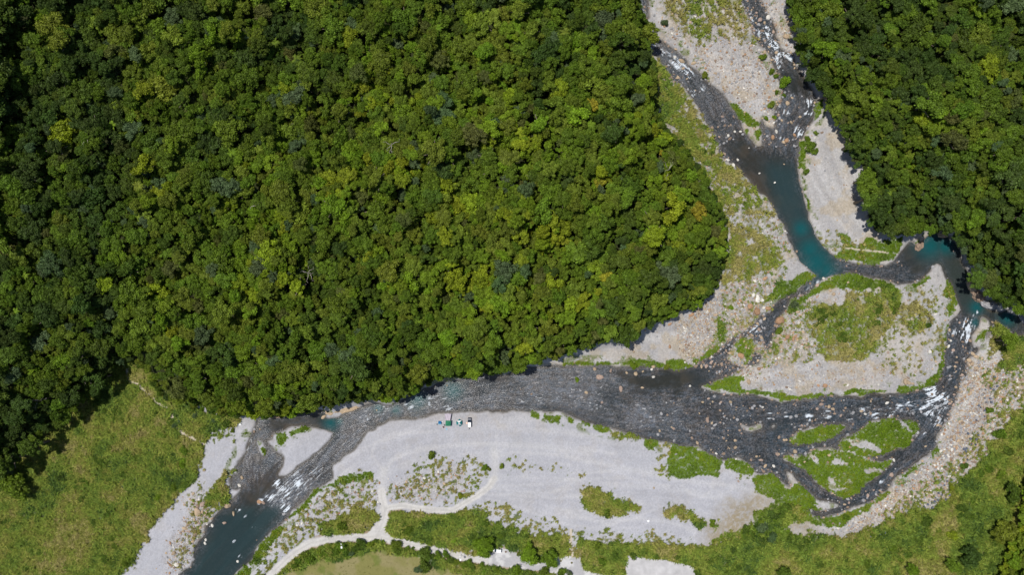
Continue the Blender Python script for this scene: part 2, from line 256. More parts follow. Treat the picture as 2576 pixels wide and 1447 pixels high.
# stony ground weights (boulder fields) and tone of gravel
stony = np.maximum.reduce([
    zone(1, P(('7', '1200,50 1719,0 1705,330 1600,350 1500,480 1450,620 1380,700 1280,760 1180,900 1000,1010 800,1060 650,1120 400,1160 380,1120 600,1040 780,900 900,790 1090,680 1200,420'))),
    zone(.9, P(('2', '330,700 560,660 760,720 650,850 640,1180 560,1300 300,1300 100,1200 60,1000 200,830'))),
    zone(.9, P(('2', '720,880 1000,740 1050,830 900,950 1000,1150 700,1250 620,1180 740,1060'))),
    zone(.42, P(('1', '230,-300 900,-300 1050,420 1110,560 980,700 950,800 850,780 560,480 300,230'))),
    zone(.36, P(('1', '240,380 320,440 440,560 620,830 700,960 1100,1447 700,1447 560,1150 400,900 250,560'))),
    zone(.8, P(('1', '960,0 1060,0 1200,200 1250,400 1200,380 1110,330 1080,250'))),
    zone(.7, P(('1', '980,700 1070,640 1110,590 1150,600 1100,860 1000,850'))),
    zone(.8, P(('4', '560,900 700,900 760,1000 800,1000 700,1130 640,1230 600,1380 520,1447 430,1447 450,1250 560,1050'))),
    zone(.55, P(('4', '1230,1110 1480,900 1719,800 1850,830 1850,1000 1700,1050 1400,1150 1100,1330'))),
    zone(.6, P(('5', '500,780 760,700 900,730 860,860 700,960 420,960 360,860'))),
    zone(.35, P(('2', '370,0 480,0 700,150 900,560 760,500 640,380 450,250'))),
    zone(.25, P(('6', '1250,0 3100,0 1719,230 1300,220 1100,120'))),
    zone(.4, P(('6', '900,590 1240,690 1280,770 1100,680')))])
tone = fill(P(('D', '-300,1030 520,1050 640,1060 900,1040 1400,1030 1700,1110 1900,1200 2000,1290 1800,1400 1600,1500 -300,1500')))   # 1 = pale grey bar
tone = blur(tone, 14)
meadow = warp(blur(meadow, 2), 3.0, 21); bright = warp(bright, 1.7, 41); dryz = warp(blur(dryz, 6), 3, 61)
stony = warp(blur(stony, 3), 3, 81); Fw = warp(F, 2.2, 91)
road = warp(road, .5, 7); lot = warp(lot, .6, 8)
n_f = fbm(5, 201, 4); n_m = fbm(16, 202, 4); n_l = fbm(60, 203, 3); n_1 = np.random.default_rng(5).random((NY, NX)).astype(np.float32)
def rank(a):      # flatten the noise to an even 0..1
    s = np.sort(a.ravel()[::37]); return (np.searchsorted(s, a.ravel()) / len(s)).reshape(a.shape).astype(np.float32)
pc_ = rank(n_f * .62 + n_m * .38); pf_ = rank(fbm(2.4, 211, 2) * .7 + n_f * .3 + n_1 * .12)
kf = ss(meadow, .6, .9); patch = pc_ * kf + pf_ * (1 - kf)
notw = 1 - ss(wb, .35, .5)
slabm = fill(P(('6', '420,1316 600,1334 665,1338 705,1354 760,1362 830,1380 872,1396 882,1440 864,1530 390,1530')))
hard = np.maximum(np.maximum(road, lot), slabm); hardw = ss(blur(hard, 1, 2), .08, .3)
vm = ss(meadow * 1.06 - patch, -.04, .08) * (meadow > .03) * notw * (1 - hard) * (1 - path)
vb = ss(bright * 1.02 - pf_ * .9, 0, .3) * (bright > .1) * notw * (1 - hard) * (1 - path)
fringe = ss(fbm(7, 301, 3) , .58, .66) * ss(wfar, .12, .2) * (1 - ss(wb, .15, .3)) * (1 - hard) * .8     # green tufts that follow the banks
fringe *= 1 - fill(P(('4', '1700,300 700,900 1540,800 1800,700')), P(('5', '0,300 1300,300 1300,480 0,800')), P(('3', '860,430 1180,560 1100,700 940,700')))

# ------------------------------------------------------------------ direction of the current, and streaks drawn out along it
FLOW = [('1', '230,310 400,420 520,570 650,760 780,930 900,1050 1050,1200 1150,1400'), ('1', '850,-200 880,0 960,120 1010,230 1070,320 1110,400 1200,500 1270,640 1300,740 1200,830 1150,950 1120,1080 1150,1300'),
        ('2', '830,240 900,400 960,520 1060,580 1250,600 1450,650 1550,640'), ('3', '870,600 1000,540 1150,480 1220,560 1290,700 1370,850 1340,960 1290,1080 1260,1200 1230,1320 1200,1400'),
        ('7', '1240,100 1200,200 1100,260 900,300 700,320 450,370 200,370 0,380'), ('6', '1375,380 1100,370 800,350 500,300 200,220 0,170'), ('6', '1500,620 1300,590 1100,540 800,480 500,420 200,330 0,270'),
        ('5', '1719,180 1500,170 1200,180 900,210 700,270 450,350 200,420 0,560'), ('4', '1547,560 1400,740 1250,900 1100,1050 950,1200 750,1400 500,1800'),
        ('7', '1150,400 1080,520 950,660 800,780 700,870 600,940 480,980 330,930 200,800 60,700 -60,640'), ('7', '470,520 300,580 100,600 -100,560'), ('4', '1550,430 1400,420 1150,440 1060,480 1000,600 960,760 1000,850 950,950'),
        ('2', '1010,670 900,760 760,850 700,950 600,1080 450,1180 300,1300 100,1330 -200,1340'), ('1', '160,-200 160,0 190,120'),
        ('5', '2600,560 1900,480 1500,440 1200,430 900,450 600,500 300,600 100,720 -100,900'), ('6', '1400,880 1000,820 500,760 0,720 -500,700 -800,760'), ('6', '900,1180 500,1130 0,1080 -500,960'), ('4', '600,500 550,800 400,1100 200,1447'), ('2', '1500,800 1500,1200 1000,1300 500,1400'), ('3', '250,0 350,200 500,400'), ('1', '500,0 800,400 900,700')]
fu = np.zeros((NY, NX), np.float32); fv = np.zeros((NY, NX), np.float32)
for n_, s_ in FLOW:
    pts_ = P((n_, s_))
    for (xa, ya), (xb, yb) in zip(pts_, pts_[1:]):
        L = math.hypot(xb - xa, yb - ya)
        for i in range(int(L / 4) + 1):
            t_ = i * 4 / L; c_ = int((xa + (xb - xa) * t_ - X0) / CS); r_ = int((ya + (yb - ya) * t_ - Y0) / CS)
            if 0 <= c_ < NX and 0 <= r_ < NY: fu[r_, c_] += (xb - xa) / L; fv[r_, c_] += (yb - ya) / L
f1, f2 = blur(fu, 7), blur(fv, 7); g1, g2 = blur(fu, 45), blur(fv, 45); fu = f1 + g1 * .25 + 1e-9; fv = f2 + g2 * .25
fl_ = np.hypot(fu, fv) + 1e-12; fu /= fl_; fv /= fl_
def lic(src, L):
    acc = src.copy(); wt = 1.0
    for sg in (1, -1):
        x = XX.astype(np.float32).copy(); y = YY.astype(np.float32).copy()
        for k_ in range(L):
            i = np.clip(y + .5, 0, NY - 1).astype(int); j = np.clip(x + .5, 0, NX - 1).astype(int)
            x += fu[i, j] * sg; y += fv[i, j] * sg
            i = np.clip(y + .5, 0, NY - 1).astype(int); j = np.clip(x + .5, 0, NX - 1).astype(int); acc += src[i, j]; wt += .5 if sg else 0
    return acc
streak_f = rank(lic(n_1 + .5 * vnoise(2, 901), 2)); streak_g = rank(lic(np.random.default_rng(8).random((NY, NX)).astype(np.float32), 1)); streak_m = rank(lic(vnoise(2.5, 902) + .3 * n_1, 14)); streak_l = rank(lic(vnoise(5, 903), 40))

# ------------------------------------------------------------------ heights
bank = ss(wb, .02, .5)
fdist = blur(blur(F, 60, 2) * F, 6)
hillL = fill(P(('D', '-300,-300 1900,-300 1900,1100 -300,1250')))
hill = (blur(F, 70, 2) * blur(F, 10)) ** 1.5 * (26 * blur(hillL, 8) + 16 * (1 - blur(hillL, 8)))
hill *= (.75 + .5 * fbm(70, 77, 2))
hill += F * (fbm(28, 88, 2) - .5) * 8 * ss(blur(F, 12), .75, 1)
land = .35 + .9 * (1 - ss(wfar, 0, .5)) + (n_m - .5) * .7 + (n_f - .5) * .25
land = np.where(hard > .3, land * .0 + 1.15, land); land = blur(land, 1, 1)
Z = land * (1 - bank) + bank * 0
Z = np.where(wb > .5, -.75 * ss(wb, .5, 1) - .05, np.maximum(Z, .02 + .2 * (1 - ss(wb, .3, .5)))) + hill * (1 - bank)
Z = Z.astype(np.float32)
GX = (X0 + XX * CS - 1996.) / PXM; GY = (1121. - (Y0 + YY * CS)) / PXM
def ter(x, y):
    c = (x * PXM + 1996 - X0) / CS; r = (1121 - y * PXM - Y0) / CS
    c = min(max(c, 0), NX - 1.01); r = min(max(r, 0), NY - 1.01); i, j = int(r), int(c); a, b = r - i, c - j
    return float((Z[i, j] * (1 - b) + Z[i, j + 1] * b) * (1 - a) + (Z[i + 1, j] * (1 - b) + Z[i + 1, j + 1] * b) * a)
def at(px, py, h=0.0):     # ground point whose spot h metres above it is seen at photo pixel px, py
    z = h
    for _ in range(6):
        k = (CAM_H - z) / FPX; x = (px - 1996) * k; y = (1121 - py) * k; z = max(ter(x, y), 0) + h
    return Vector((x, y, z - h))
def cell(x, y):
    return (min(max(int((1121 - y * PXM - Y0) / CS), 0), NY - 1), min(max(int((x * PXM + 1996 - X0) / CS), 0), NX - 1))
def pix(x, y, z):
    k = FPX / (CAM_H - z); return 1996 + x * k, 1121 - y * k
def where_txt(x, y, z):
    px, py = pix(x, y, z)
    return '%.1f%% across, %.1f%% down the photo' % (px / 39.92, py / 22.42)

# ------------------------------------------------------------------ materials
def newmat(name):
    m = bpy.data.materials.new(name); m.use_nodes = True; n = m.node_tree; n.nodes.clear()
    o = n.nodes.new('ShaderNodeOutputMaterial'); b = n.nodes.new('ShaderNodeBsdfPrincipled'); n.links.new(b.outputs[0], o.inputs[0])
    return m, n, b
def N(n, t, **k):
    nd = n.nodes.new(t)
    for a, v in k.items():
        if a.startswith('i_'): nd.inputs[int(a[2:]) if a[2:].isdigit() else a[2:]].default_value = v
        else: setattr(nd, a, v)
    return nd
def mix(n, fac, a, b, mode='MIX'):
    m = n.nodes.new('ShaderNodeMix'); m.data_type = 'RGBA'; m.blend_type = mode; m.clamp_factor = True
    for i, v in ((0, fac), (6, a), (7, b)):
        if isinstance(v, bpy.types.NodeSocket): n.links.new(v, m.inputs[i])
        elif v is not None: m.inputs[i].default_value = v if i == 0 else (*v[:3], 1)
    return m.outputs[2]
def mth(n, op, a, b=0.0, c=0.0):
    m = n.nodes.new('ShaderNodeMath'); m.operation = op
    for i, v in enumerate((a, b, c)):
        if isinstance(v, bpy.types.NodeSocket): n.links.new(v, m.inputs[i])
        else: m.inputs[i].default_value = v
    return m.outputs[0]
def ramp(n, src, lo, hi, a=0.0, b=1.0):
    m = n.nodes.new('ShaderNodeMapRange'); m.inputs[1].default_value = lo; m.inputs[2].default_value = hi; m.inputs[3].default_value = a; m.inputs[4].default_value = b
    n.links.new(src, m.inputs[0]); return m.outputs[0]
def plain(name, c, rough=.6, var=.12, scale=6.0, metal=0.0, spec=.4):
    m, n, b = newmat(name)
    tc = N(n, 'ShaderNodeTexCoord'); no = N(n, 'ShaderNodeTexNoise', i_Scale=scale, i_Detail=4.0); n.links.new(tc.outputs['Object'], no.inputs['Vector'])
    v = ramp(n, no.outputs[0], .25, .75, 1 - var, 1 + var)
    vm_ = N(n, 'ShaderNodeVectorMath', operation='SCALE'); vm_.inputs[0].default_value = c[:3]; n.links.new(v, vm_.inputs['Scale'])
    n.links.new(vm_.outputs[0], b.inputs['Base Color']); b.inputs['Roughness'].default_value = rough; b.inputs['Metallic'].default_value = metal
    b.inputs['Specular IOR Level'].default_value = spec
    return m
def tintmat(name, rough, var, scale, trans=0.0, spec=.25, bump=0.0, vcol=False):
    # colour comes from the custom value "tint" on each object or instance
    m, n, b = newmat(name)
    at_ = N(n, 'ShaderNodeAttribute', attribute_type='INSTANCER', attribute_name='tint')
    tc = N(n, 'ShaderNodeTexCoord'); no = N(n, 'ShaderNodeTexNoise', i_Scale=scale, i_Detail=3.0); n.links.new(tc.outputs['Object'], no.inputs['Vector'])
    v = ramp(n, no.outputs[0], .3, .7, 1 - var, 1 + var)
    if vcol:
        va = N(n, 'ShaderNodeAttribute', attribute_type='GEOMETRY', attribute_name='leafv'); v = mth(n, 'MULTIPLY', v, va.outputs['Fac'])
    s = N(n, 'ShaderNodeVectorMath', operation='SCALE'); n.links.new(at_.outputs['Color'], s.inputs[0]); n.links.new(v, s.inputs['Scale'])
    n.links.new(s.outputs[0], b.inputs['Base Color']); b.inputs['Roughness'].default_value = rough; b.inputs['Specular IOR Level'].default_value = spec
    if bump:
        bp = N(n, 'ShaderNodeBump', i_Strength=bump, i_Distance=.1); n.links.new(no.outputs[0], bp.inputs['Height']); n.links.new(bp.outputs[0], b.inputs['Normal'])
    if trans:
        tr = N(n, 'ShaderNodeBsdfTranslucent'); n.links.new(s.outputs[0], tr.inputs['Color'])
        ms = N(n, 'ShaderNodeMixShader'); ms.inputs[0].default_value = trans
        n.links.new(b.outputs[0], ms.inputs[1]); n.links.new(tr.outputs[0], ms.inputs[2])
        n.links.new(ms.outputs[0], n.nodes['Material Output'].inputs[0])
    return m
M = {}
M['leaf'] = tintmat('foliage', .6, .22, 1.6, trans=.22, spec=.2, vcol=True)
M['grass'] = tintmat('grass_blades', .65, .15, 2.0, trans=.2, spec=.15, vcol=True)
M['stone'] = tintmat('stone', .85, .22, 2.2, spec=.2, bump=.5)
M['bark'] = plain('bark', (.16, .13, .10), .9, .3, 3)
M['deadwood'] = plain('dead_wood', (.42, .38, .33), .85, .2, 3)
M['rock'] = None
# ground sheet
def groundmat():
    m, n, b = newmat('ground_surface')
    c = N(n, 'ShaderNodeAttribute', attribute_type='GEOMETRY', attribute_name='gcol')
    st = N(n, 'ShaderNodeAttribute', attribute_type='GEOMETRY', attribute_name='gstone')
    tc = N(n, 'ShaderNodeTexCoord')
    v1 = N(n, 'ShaderNodeTexVoronoi', i_Scale=1.6, i_Randomness=1.0); v2 = N(n, 'ShaderNodeTexVoronoi', i_Scale=.8, i_Randomness=1.0)
    no = N(n, 'ShaderNodeTexNoise', i_Scale=2.6, i_Detail=5.0, i_Roughness=.7)
    for q in (v1, v2, no): n.links.new(tc.outputs['Object'], q.inputs['Vector'])
    # each cobble its own stone colour
    sep = N(n, 'ShaderNodeSeparateColor'); n.links.new(v1.outputs['Color'], sep.inputs[0])
    cr_ = N(n, 'ShaderNodeValToRGB'); cr_.color_ramp.interpolation = 'CONSTANT'
    e = cr_.color_ramp.elements; e[0].position = 0; e[0].color = (.33, .31, .31, 1); e[1].position = .25; e[1].color = (.42, .33, .24, 1)
    for p_, cc in ((.42, (.24, .23, .25)), (.56, (.48, .42, .35)), (.7, (.36, .26, .18)), (.84, (.55, .53, .50)), (.93, (.30, .32, .36))):
        q = e.new(p_); q.color = (*cc, 1)
    n.links.new(sep.outputs[0], cr_.inputs[0])
    cob = ramp(n, v1.outputs['Distance'], .1, .5, 1.0, 0.0)
    f = mth(n, 'MULTIPLY', mth(n, 'MULTIPLY', st.outputs['Fac'], .75), cob)
    base = mix(n, f, c.outputs['Color'], cr_.outputs[0])
    v = ramp(n, no.outputs[0], .3, .7, .92, 1.08)
    big = mth(n, 'ADD', 1.0, mth(n, 'MULTIPLY', ramp(n, sep.outputs[1], 0, 1, -.2, .2), mth(n, 'ADD', .25, st.outputs['Fac'])))
    s = N(n, 'ShaderNodeVectorMath', operation='SCALE'); n.links.new(base, s.inputs[0]); n.links.new(mth(n, 'MULTIPLY', v, big), s.inputs['Scale'])
    n.links.new(s.outputs[0], b.inputs['Base Color']); b.inputs['Roughness'].default_value = .9; b.inputs['Specular IOR Level'].default_value = .15
    bp = N(n, 'ShaderNodeBump', i_Strength=.6, i_Distance=.12)
    n.links.new(mth(n, 'ADD', no.outputs[0], mth(n, 'MULTIPLY', cob, st.outputs['Fac'])), bp.inputs['Height']); n.links.new(bp.outputs[0], b.inputs['Normal'])
    return m
M['ground'] = groundmat()
def watermat():
    m, n, b = newmat('river_water')
    c = N(n, 'ShaderNodeAttribute', attribute_type='GEOMETRY', attribute_name='wcol')
    rp = N(n, 'ShaderNodeAttribute', attribute_type='GEOMETRY', attribute_name='ripple')
    fo = N(n, 'ShaderNodeAttribute', attribute_type='GEOMETRY', attribute_name='foam_glint')
    tc = N(n, 'ShaderNodeTexCoord')
    n1 = N(n, 'ShaderNodeTexNoise', i_Scale=2.1, i_Detail=3.0, i_Roughness=.6); n2 = N(n, 'ShaderNodeTexNoise', i_Scale=.75, i_Detail=5.0, i_Distortion=1.6, i_Roughness=.7)
    vo = N(n, 'ShaderNodeTexVoronoi', i_Scale=1.9)
    for q in (n1, n2, vo): n.links.new(tc.outputs['Object'], q.inputs['Vector'])
    # river-bed stones showing through shallow rippled water
    sep = N(n, 'ShaderNodeSeparateColor'); n.links.new(vo.outputs['Color'], sep.inputs[0])
    bed = mix(n, ramp(n, sep.outputs[0], .35, 1.0), (.018, .017, .02), (.42, .42, .46))
    bf = mth(n, 'MULTIPLY', rp.outputs['Fac'], .16)
    base = mix(n, bf, c.outputs['Color'], bed)
    # white water, plus sun glints painted in as pale flecks
    fm = mth(n, 'ADD', mth(n, 'MULTIPLY', fo.outputs['Fac'], 1.0), mth(n, 'MULTIPLY', mth(n, 'SUBTRACT', n2.outputs[0], .5), .9))
    fmask = mth(n, 'MULTIPLY', ramp(n, fm, .3, .85), ramp(n, fo.outputs['Fac'], .02, .2))
    base2 = mix(n, mth(n, 'MULTIPLY', fmask, .85), base, (.66, .72, .78))
    n.links.new(base2, b.inputs['Base Color'])
    n.links.new(mth(n, 'ADD', mth(n, 'ADD', .09, mth(n, 'MULTIPLY', rp.outputs['Fac'], .17)), mth(n, 'MULTIPLY', fmask, .4)), b.inputs['Roughness'])
    b.inputs['IOR'].default_value = 1.33; b.inputs['Specular IOR Level'].default_value = .6
    bp = N(n, 'ShaderNodeBump', i_Distance=.21); n.links.new(n1.outputs[0], bp.inputs['Height'])
    n.links.new(ramp(n, rp.outputs['Fac'], 0, 1, .06, .9), bp.inputs['Strength'])
    n.links.new(bp.outputs[0], b.inputs['Normal'])
    return m
M['water'] = watermat()

# ------------------------------------------------------------------ mesh helpers
def fastmesh(name, V, Fq, nper):
    me = bpy.data.meshes.new(name); V = np.asarray(V, np.float32); Fq = np.asarray(Fq, np.int32)
    me.vertices.add(len(V)); me.vertices.foreach_set('co', V.ravel())
    me.loops.add(Fq.size); me.loops.foreach_set('vertex_index', Fq.ravel())
    me.polygons.add(len(Fq)); me.polygons.foreach_set('loop_start', np.arange(0, Fq.size, nper, dtype=np.int32))
    me.update(calc_edges=True); me.validate(); return me
def link(name, me, mat=None, parent=None):
    o = bpy.data.objects.new(name, me); col.objects.link(o)
    if mat is not None and len(me.materials) == 0: me.materials.append(mat)
    if parent: o.parent = parent
    return o
def tag(o, label=None, cat=None, group=None, kind=None):
    if label: o['label'] = label
    if cat: o['category'] = cat
    if group: o['group'] = group
    if kind: o['kind'] = kind
    return o
def empty(name, loc, rz=0.0):
    o = bpy.data.objects.new(name, None); col.objects.link(o); o.location = loc; o.rotation_euler = (0, 0, rz); o.empty_display_size = .3
    return o
class MB:
    def __init__(s): s.v = []; s.f = []
    def add(s, vs, fs):
        k = len(s.v); s.v += [tuple(v) for v in vs]; s.f += [tuple(i + k for i in f) for f in fs]; return s
    def box(s, c, d, rz=0.0, top=1.0):
        x, y, z = d[0] / 2, d[1] / 2, d[2] / 2; vs = []
        for zz, t in ((-z, 1.0), (z, top)):
            for xx, yy in ((-x * t, -y * t), (x * t, -y * t), (x * t, y * t), (-x * t, y * t)):
                vs.append((c[0] + xx * math.cos(rz) - yy * math.sin(rz), c[1] + xx * math.sin(rz) + yy * math.cos(rz), c[2] + zz))
        return s.add(vs, [(3, 2, 1, 0), (4, 5, 6, 7), (0, 1, 5, 4), (1, 2, 6, 5), (2, 3, 7, 6), (3, 0, 4, 7)])
    def loft(s, rings):
        n = len(rings[0]); vs = [p for r in rings for p in r]; fs = []
        for i in range(len(rings) - 1):
            for j in range(n):
                a, b = i * n + j, i * n + (j + 1) % n; fs.append((a, b, b + n, a + n))
        fs.append(tuple(range(n - 1, -1, -1))); fs.append(tuple(range((len(rings) - 1) * n, len(rings) * n)))
        return s.add(vs, fs)
    def tube(s, pts, rad, n=8):
        rings = []
        for i, p in enumerate(pts):
            p = Vector(p); d = (Vector(pts[min(i + 1, len(pts) - 1)]) - Vector(pts[max(i - 1, 0)])).normalized()
            u = d.cross(Vector((0.13, .97, .2))).normalized(); v = d.cross(u); r = rad[i] if isinstance(rad, (list, tuple)) else rad
            rings.append([p + (u * math.cos(2 * math.pi * k / n) + v * math.sin(2 * math.pi * k / n)) * r for k in range(n)])
        return s.loft(rings)
    def sphere(s, c, r, sq=(1, 1, 1), nu=10, nv=7):
        rings = []
        for i in range(nv + 1):
            a = math.pi * i / nv; rr = max(math.sin(a), .03)
            rings.append([(c[0] + r * sq[0] * rr * math.cos(2 * math.pi * k / nu), c[1] + r * sq[1] * rr * math.sin(2 * math.pi * k / nu), c[2] - r * sq[2] * math.cos(a)) for k in range(nu)])
        return s.loft(rings)
    def mesh(s, name, smooth=False):
        me = bpy.data.meshes.new(name); me.from_pydata(s.v, [], s.f); me.update()
        if smooth: me.polygons.foreach_set('use_smooth', [True] * len(me.polygons))
        return me
    def build(s, name, mat, parent=None, smooth=False, bevel=0.0):
        me = s.mesh(name, smooth)
        bm = bmesh.new(); bm.from_mesh(me); bmesh.ops.recalc_face_normals(bm, faces=bm.faces)
        if bevel: bmesh.ops.bevel(bm, geom=[e for e in bm.edges if e.calc_face_angle(0) > .5], offset=bevel, segments=2, affect='EDGES')
        bm.to_mesh(me); bm.free()
        return link(name, me, mat, parent)

# ------------------------------------------------------------------ the ground, cut into its surfaces
def blend(c, w_, col3): return c * (1 - w_[..., None]) + np.array(col3, np.float32) * w_[..., None]
hue = n_l[..., None]
gc = np.ones((NY, NX, 3), np.float32) * np.array((.335, .325, .32), np.float32)
gc = blend(gc, tone, (.365, .366, .395))
gc *= (.9 + .2 * n_m + .12 * (n_1 - .5))[..., None]
gc = blend(gc, stony * .55, (.30, .27, .225)); gc = blend(gc, ss(streak_l, .6, .95) * (.34 - .14 * tone), (.48, .475, .475)); gc = blend(gc, ss(1 - streak_l, .6, .95) * (.34 - .1 * tone), (.27, .27, .29)); gc = blend(gc, ss(streak_m, .7, 1) * .14, (.5, .49, .48))
gc = blend(gc, ss(fbm(22, 401, 4), .52, .66) * .45 * (1 - tone), (.42, .38, .33))
gc = blend(gc, ss(fbm(14, 402, 4), .55, .68) * .4 * (1 - tone * .8), (.33, .25, .13))
gc = blend(gc, tone * ss(fbm(40, 405, 3), .5, .62) * .35, (.35, .355, .385))
gc = blend(gc, blur(tracks, 1, 1) * .45, (.54, .53, .52))
gm = np.ones((NY, NX, 3), np.float32) * np.array((.125, .155, .030), np.float32)
gm = blend(gm, ss(fbm(34, 403, 4), .5, .64) * .8, (.18, .165, .05)); gm = blend(gm, ss(fbm(9, 404, 4), .48, .6) * .75, (.045, .075, .016))
mf = np.clip(vm, 0, 1) * (1 - .45 * fill(P(('D', '1500,-300 2600,-300 2600,300 2430,640 2400,950 1850,1010 1400,930 1600,820 1850,640')))) ; gc = gc * (1 - mf[..., None] * .9) + gm * mf[..., None] * .9
gc = blend(gc, np.clip(vb, 0, 1) * .95, (.085, .14, .014)); gc = blend(gc, fringe * .8, (.10, .13, .02))
gc = blend(gc, dryz * (.45 + .5 * ss(pf_, .2, .7)), (.24, .19, .10))
gmo = np.ones((NY, NX, 3), np.float32) * np.array((.19, .18, .06), np.float32); gmo = blend(gmo, ss(fbm(20, 410, 4), .48, .62) * .8, (.24, .21, .10)); gmo = blend(gmo, ss(fbm(9, 411, 3), .55, .68) * .7, (.12, .15, .03))
gc = gc * (1 - mown[..., None]) + gmo * mown[..., None]
roadside = ss(blur(hard, 3, 1), .03, .3) * (1 - tone * 0) * ss(meadow + mown, .4, .9) * (1 - hard)
gc = blend(gc, roadside * .8, (.31, .22, .15))
gc = blend(gc, path * .95, (.50, .43, .32))
gc = blend(gc, softroad * .6, (.49, .48, .465)); gc = blend(gc, road, (.50, .485, .465)); gc = blend(gc, ruts * .5, (.36, .345, .32)); gc = blend(gc, road * ss(fbm(6, 420, 3), .5, .65) * .3, (.33, .32, .31))
lotc = fbm(7, 430, 4); gc = blend(gc, lot, (.37, .365, .375)); gc = blend(gc, lot * ss(lotc, .47, .62) * .75, (.56, .555, .55))
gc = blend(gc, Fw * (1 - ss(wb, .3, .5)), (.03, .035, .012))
gc = blend(gc, ss(wb, .3, .5), (.09, .085, .07)); gc = blend(gc, ss(wb, .03, .3) * (1 - ss(wb, .38, .5)) * (.45 + .5 * ss(n_f, .4, .6)), (.14, .13, .12))
gst = np.clip(.28 + .9 * stony + .12 * (1 - tone), 0, 1) * (1 - np.clip(vm + vb, 0, 1)) * (1 - hard) * (1 - Fw) * (1 - mown) * (1 - path) * (1 - dryz * .8) * (1 - .45 * tone * (1 - stony))
zid = np.zeros((NY, NX), np.int8)
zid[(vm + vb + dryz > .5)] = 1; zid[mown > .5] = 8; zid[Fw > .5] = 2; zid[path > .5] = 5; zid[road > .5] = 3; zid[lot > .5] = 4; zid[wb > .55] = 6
NAMES = {0: ('gravel_bar', 'pale grey and tan gravel bars of the river bed'), 1: ('grassland', 'rough ground under the wild grass'), 2: ('forest_floor', 'dark hillside soil under the forest'),
         3: ('dirt_road', 'pale dirt road forking beside the gravel bar'), 4: ('parking_lot', 'mottled pale concrete parking lot by the road'), 5: ('footpath', 'narrow trodden footpaths through the grass'),
         6: ('river_bed', 'stony bed under the river'), 8: ('mown_field', 'short dry olive and brown field below the road')}
zf = zid[:-1, :-1]
for k, (nm, lb) in NAMES.items():
    fi, fj = np.nonzero(zf == k)
    if len(fi) == 0: continue
    a = fi * NX + fj; q = np.stack([a + NX, a + NX + 1, a + 1, a], 1)
    u, inv = np.unique(q.ravel(), return_inverse=True)
    V = np.stack([GX.ravel()[u], GY.ravel()[u], Z.ravel()[u]], 1)
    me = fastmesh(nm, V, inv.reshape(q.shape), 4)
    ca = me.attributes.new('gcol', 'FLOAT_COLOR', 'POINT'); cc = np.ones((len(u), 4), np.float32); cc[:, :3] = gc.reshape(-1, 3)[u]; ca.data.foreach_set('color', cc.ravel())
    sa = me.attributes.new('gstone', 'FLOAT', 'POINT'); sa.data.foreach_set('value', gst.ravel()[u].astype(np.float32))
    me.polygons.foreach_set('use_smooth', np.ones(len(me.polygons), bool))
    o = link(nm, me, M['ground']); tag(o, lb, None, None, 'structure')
# land beyond the modelled valley, out to the horizon
ring = [(i, 0) for i in range(0, NY, 20)] + [(NY - 1, j) for j in range(0, NX, 20)] + [(i, NX - 1) for i in range(NY - 1, 0, -20)] + [(0, j) for j in range(NX - 1, 0, -20)]
mb = MB(); rr = []
for s_, dz in ((1, 0), (1.35, 10), (2.2, 24), (5, 10), (30, 0)):
    rr.append([(GX[i, j] * s_, GY[i, j] * s_, (Z[i, j] if s_ == 1 else max(float(hill[i, j]), 2) + dz * .5)) for i, j in ring])
n_ = len(ring)
mb.add([p for r_ in rr for p in r_], [(i * n_ + j, i * n_ + (j + 1) % n_, (i + 1) * n_ + (j + 1) % n_, (i + 1) * n_ + j) for i in range(4) for j in range(n_)])
og = mb.build('ground', plain('far_woodland', (.05, .07, .02), .9, .4, .05), smooth=True); tag(og, 'wooded land stretching away beyond the valley', None, None, 'structure')

# ------------------------------------------------------------------ river water
smooth_w = fill(P(('1', '700,980 860,900 940,990 985,980 990,1000 1215,1060 1220,1200 1288,1447 1090,1447 870,1180')), P(('2', '746,244 946,244 1000,400 1110,500 1130,540 1100,650 1000,660 880,520 800,350')),
                P(('3', '870,500 930,440 1180,370 1310,530 1400,780 1640,868 1740,960 1700,1050 1560,960 1420,930 1300,900 1160,570 1132,560 1000,670 950,600')),
                P(('6', '330,70 970,90 990,160 900,190 800,225 640,218 480,210 400,150 300,110')), P(('4', '1040,830 1200,710 1180,800 1140,900 1040,960 1060,1000 1200,1010 1190,1090 1120,1160 900,1447 780,1800 400,1800 600,1380 700,1150 800,1020 930,900')),
                P(('4', '1100,400 1500,350 1590,400 1560,490 1390,440 1200,480 1120,490 1080,430')), P(('1', '1180,450 1290,560 1290,640 1200,640 1120,590')), P(('2', '700,850 840,800 800,870 740,930 690,900')),
                P(('5', '1000,110 1230,60 1250,110 900,150 650,220 560,260')), P(('5', '850,340 1150,330 1500,335 1719,400 1719,415 1400,350 1000,350')), P(('2', '-100,1300 200,1260 300,1330 200,1400 -100,1400')))
rip = np.clip(1 - warp(blur(smooth_w, 5), 4, 33), 0, 1) * .92 + .06
rip = np.clip(rip * (.35 + .5 * fbm(24, 71, 3) + .45 * streak_m), 0, 1)
glint_zone = spots([('5', '700,260,160 1000,260,200 1300,240,200 1600,260,220 100,500,120 200,380,100'), ('6', '200,290,160 500,400,120 700,350,100'), ('4', '1450,650,120 1300,800,110 1150,930,90 1000,700,70')])  # where sun glare on the riffles is painted into the water
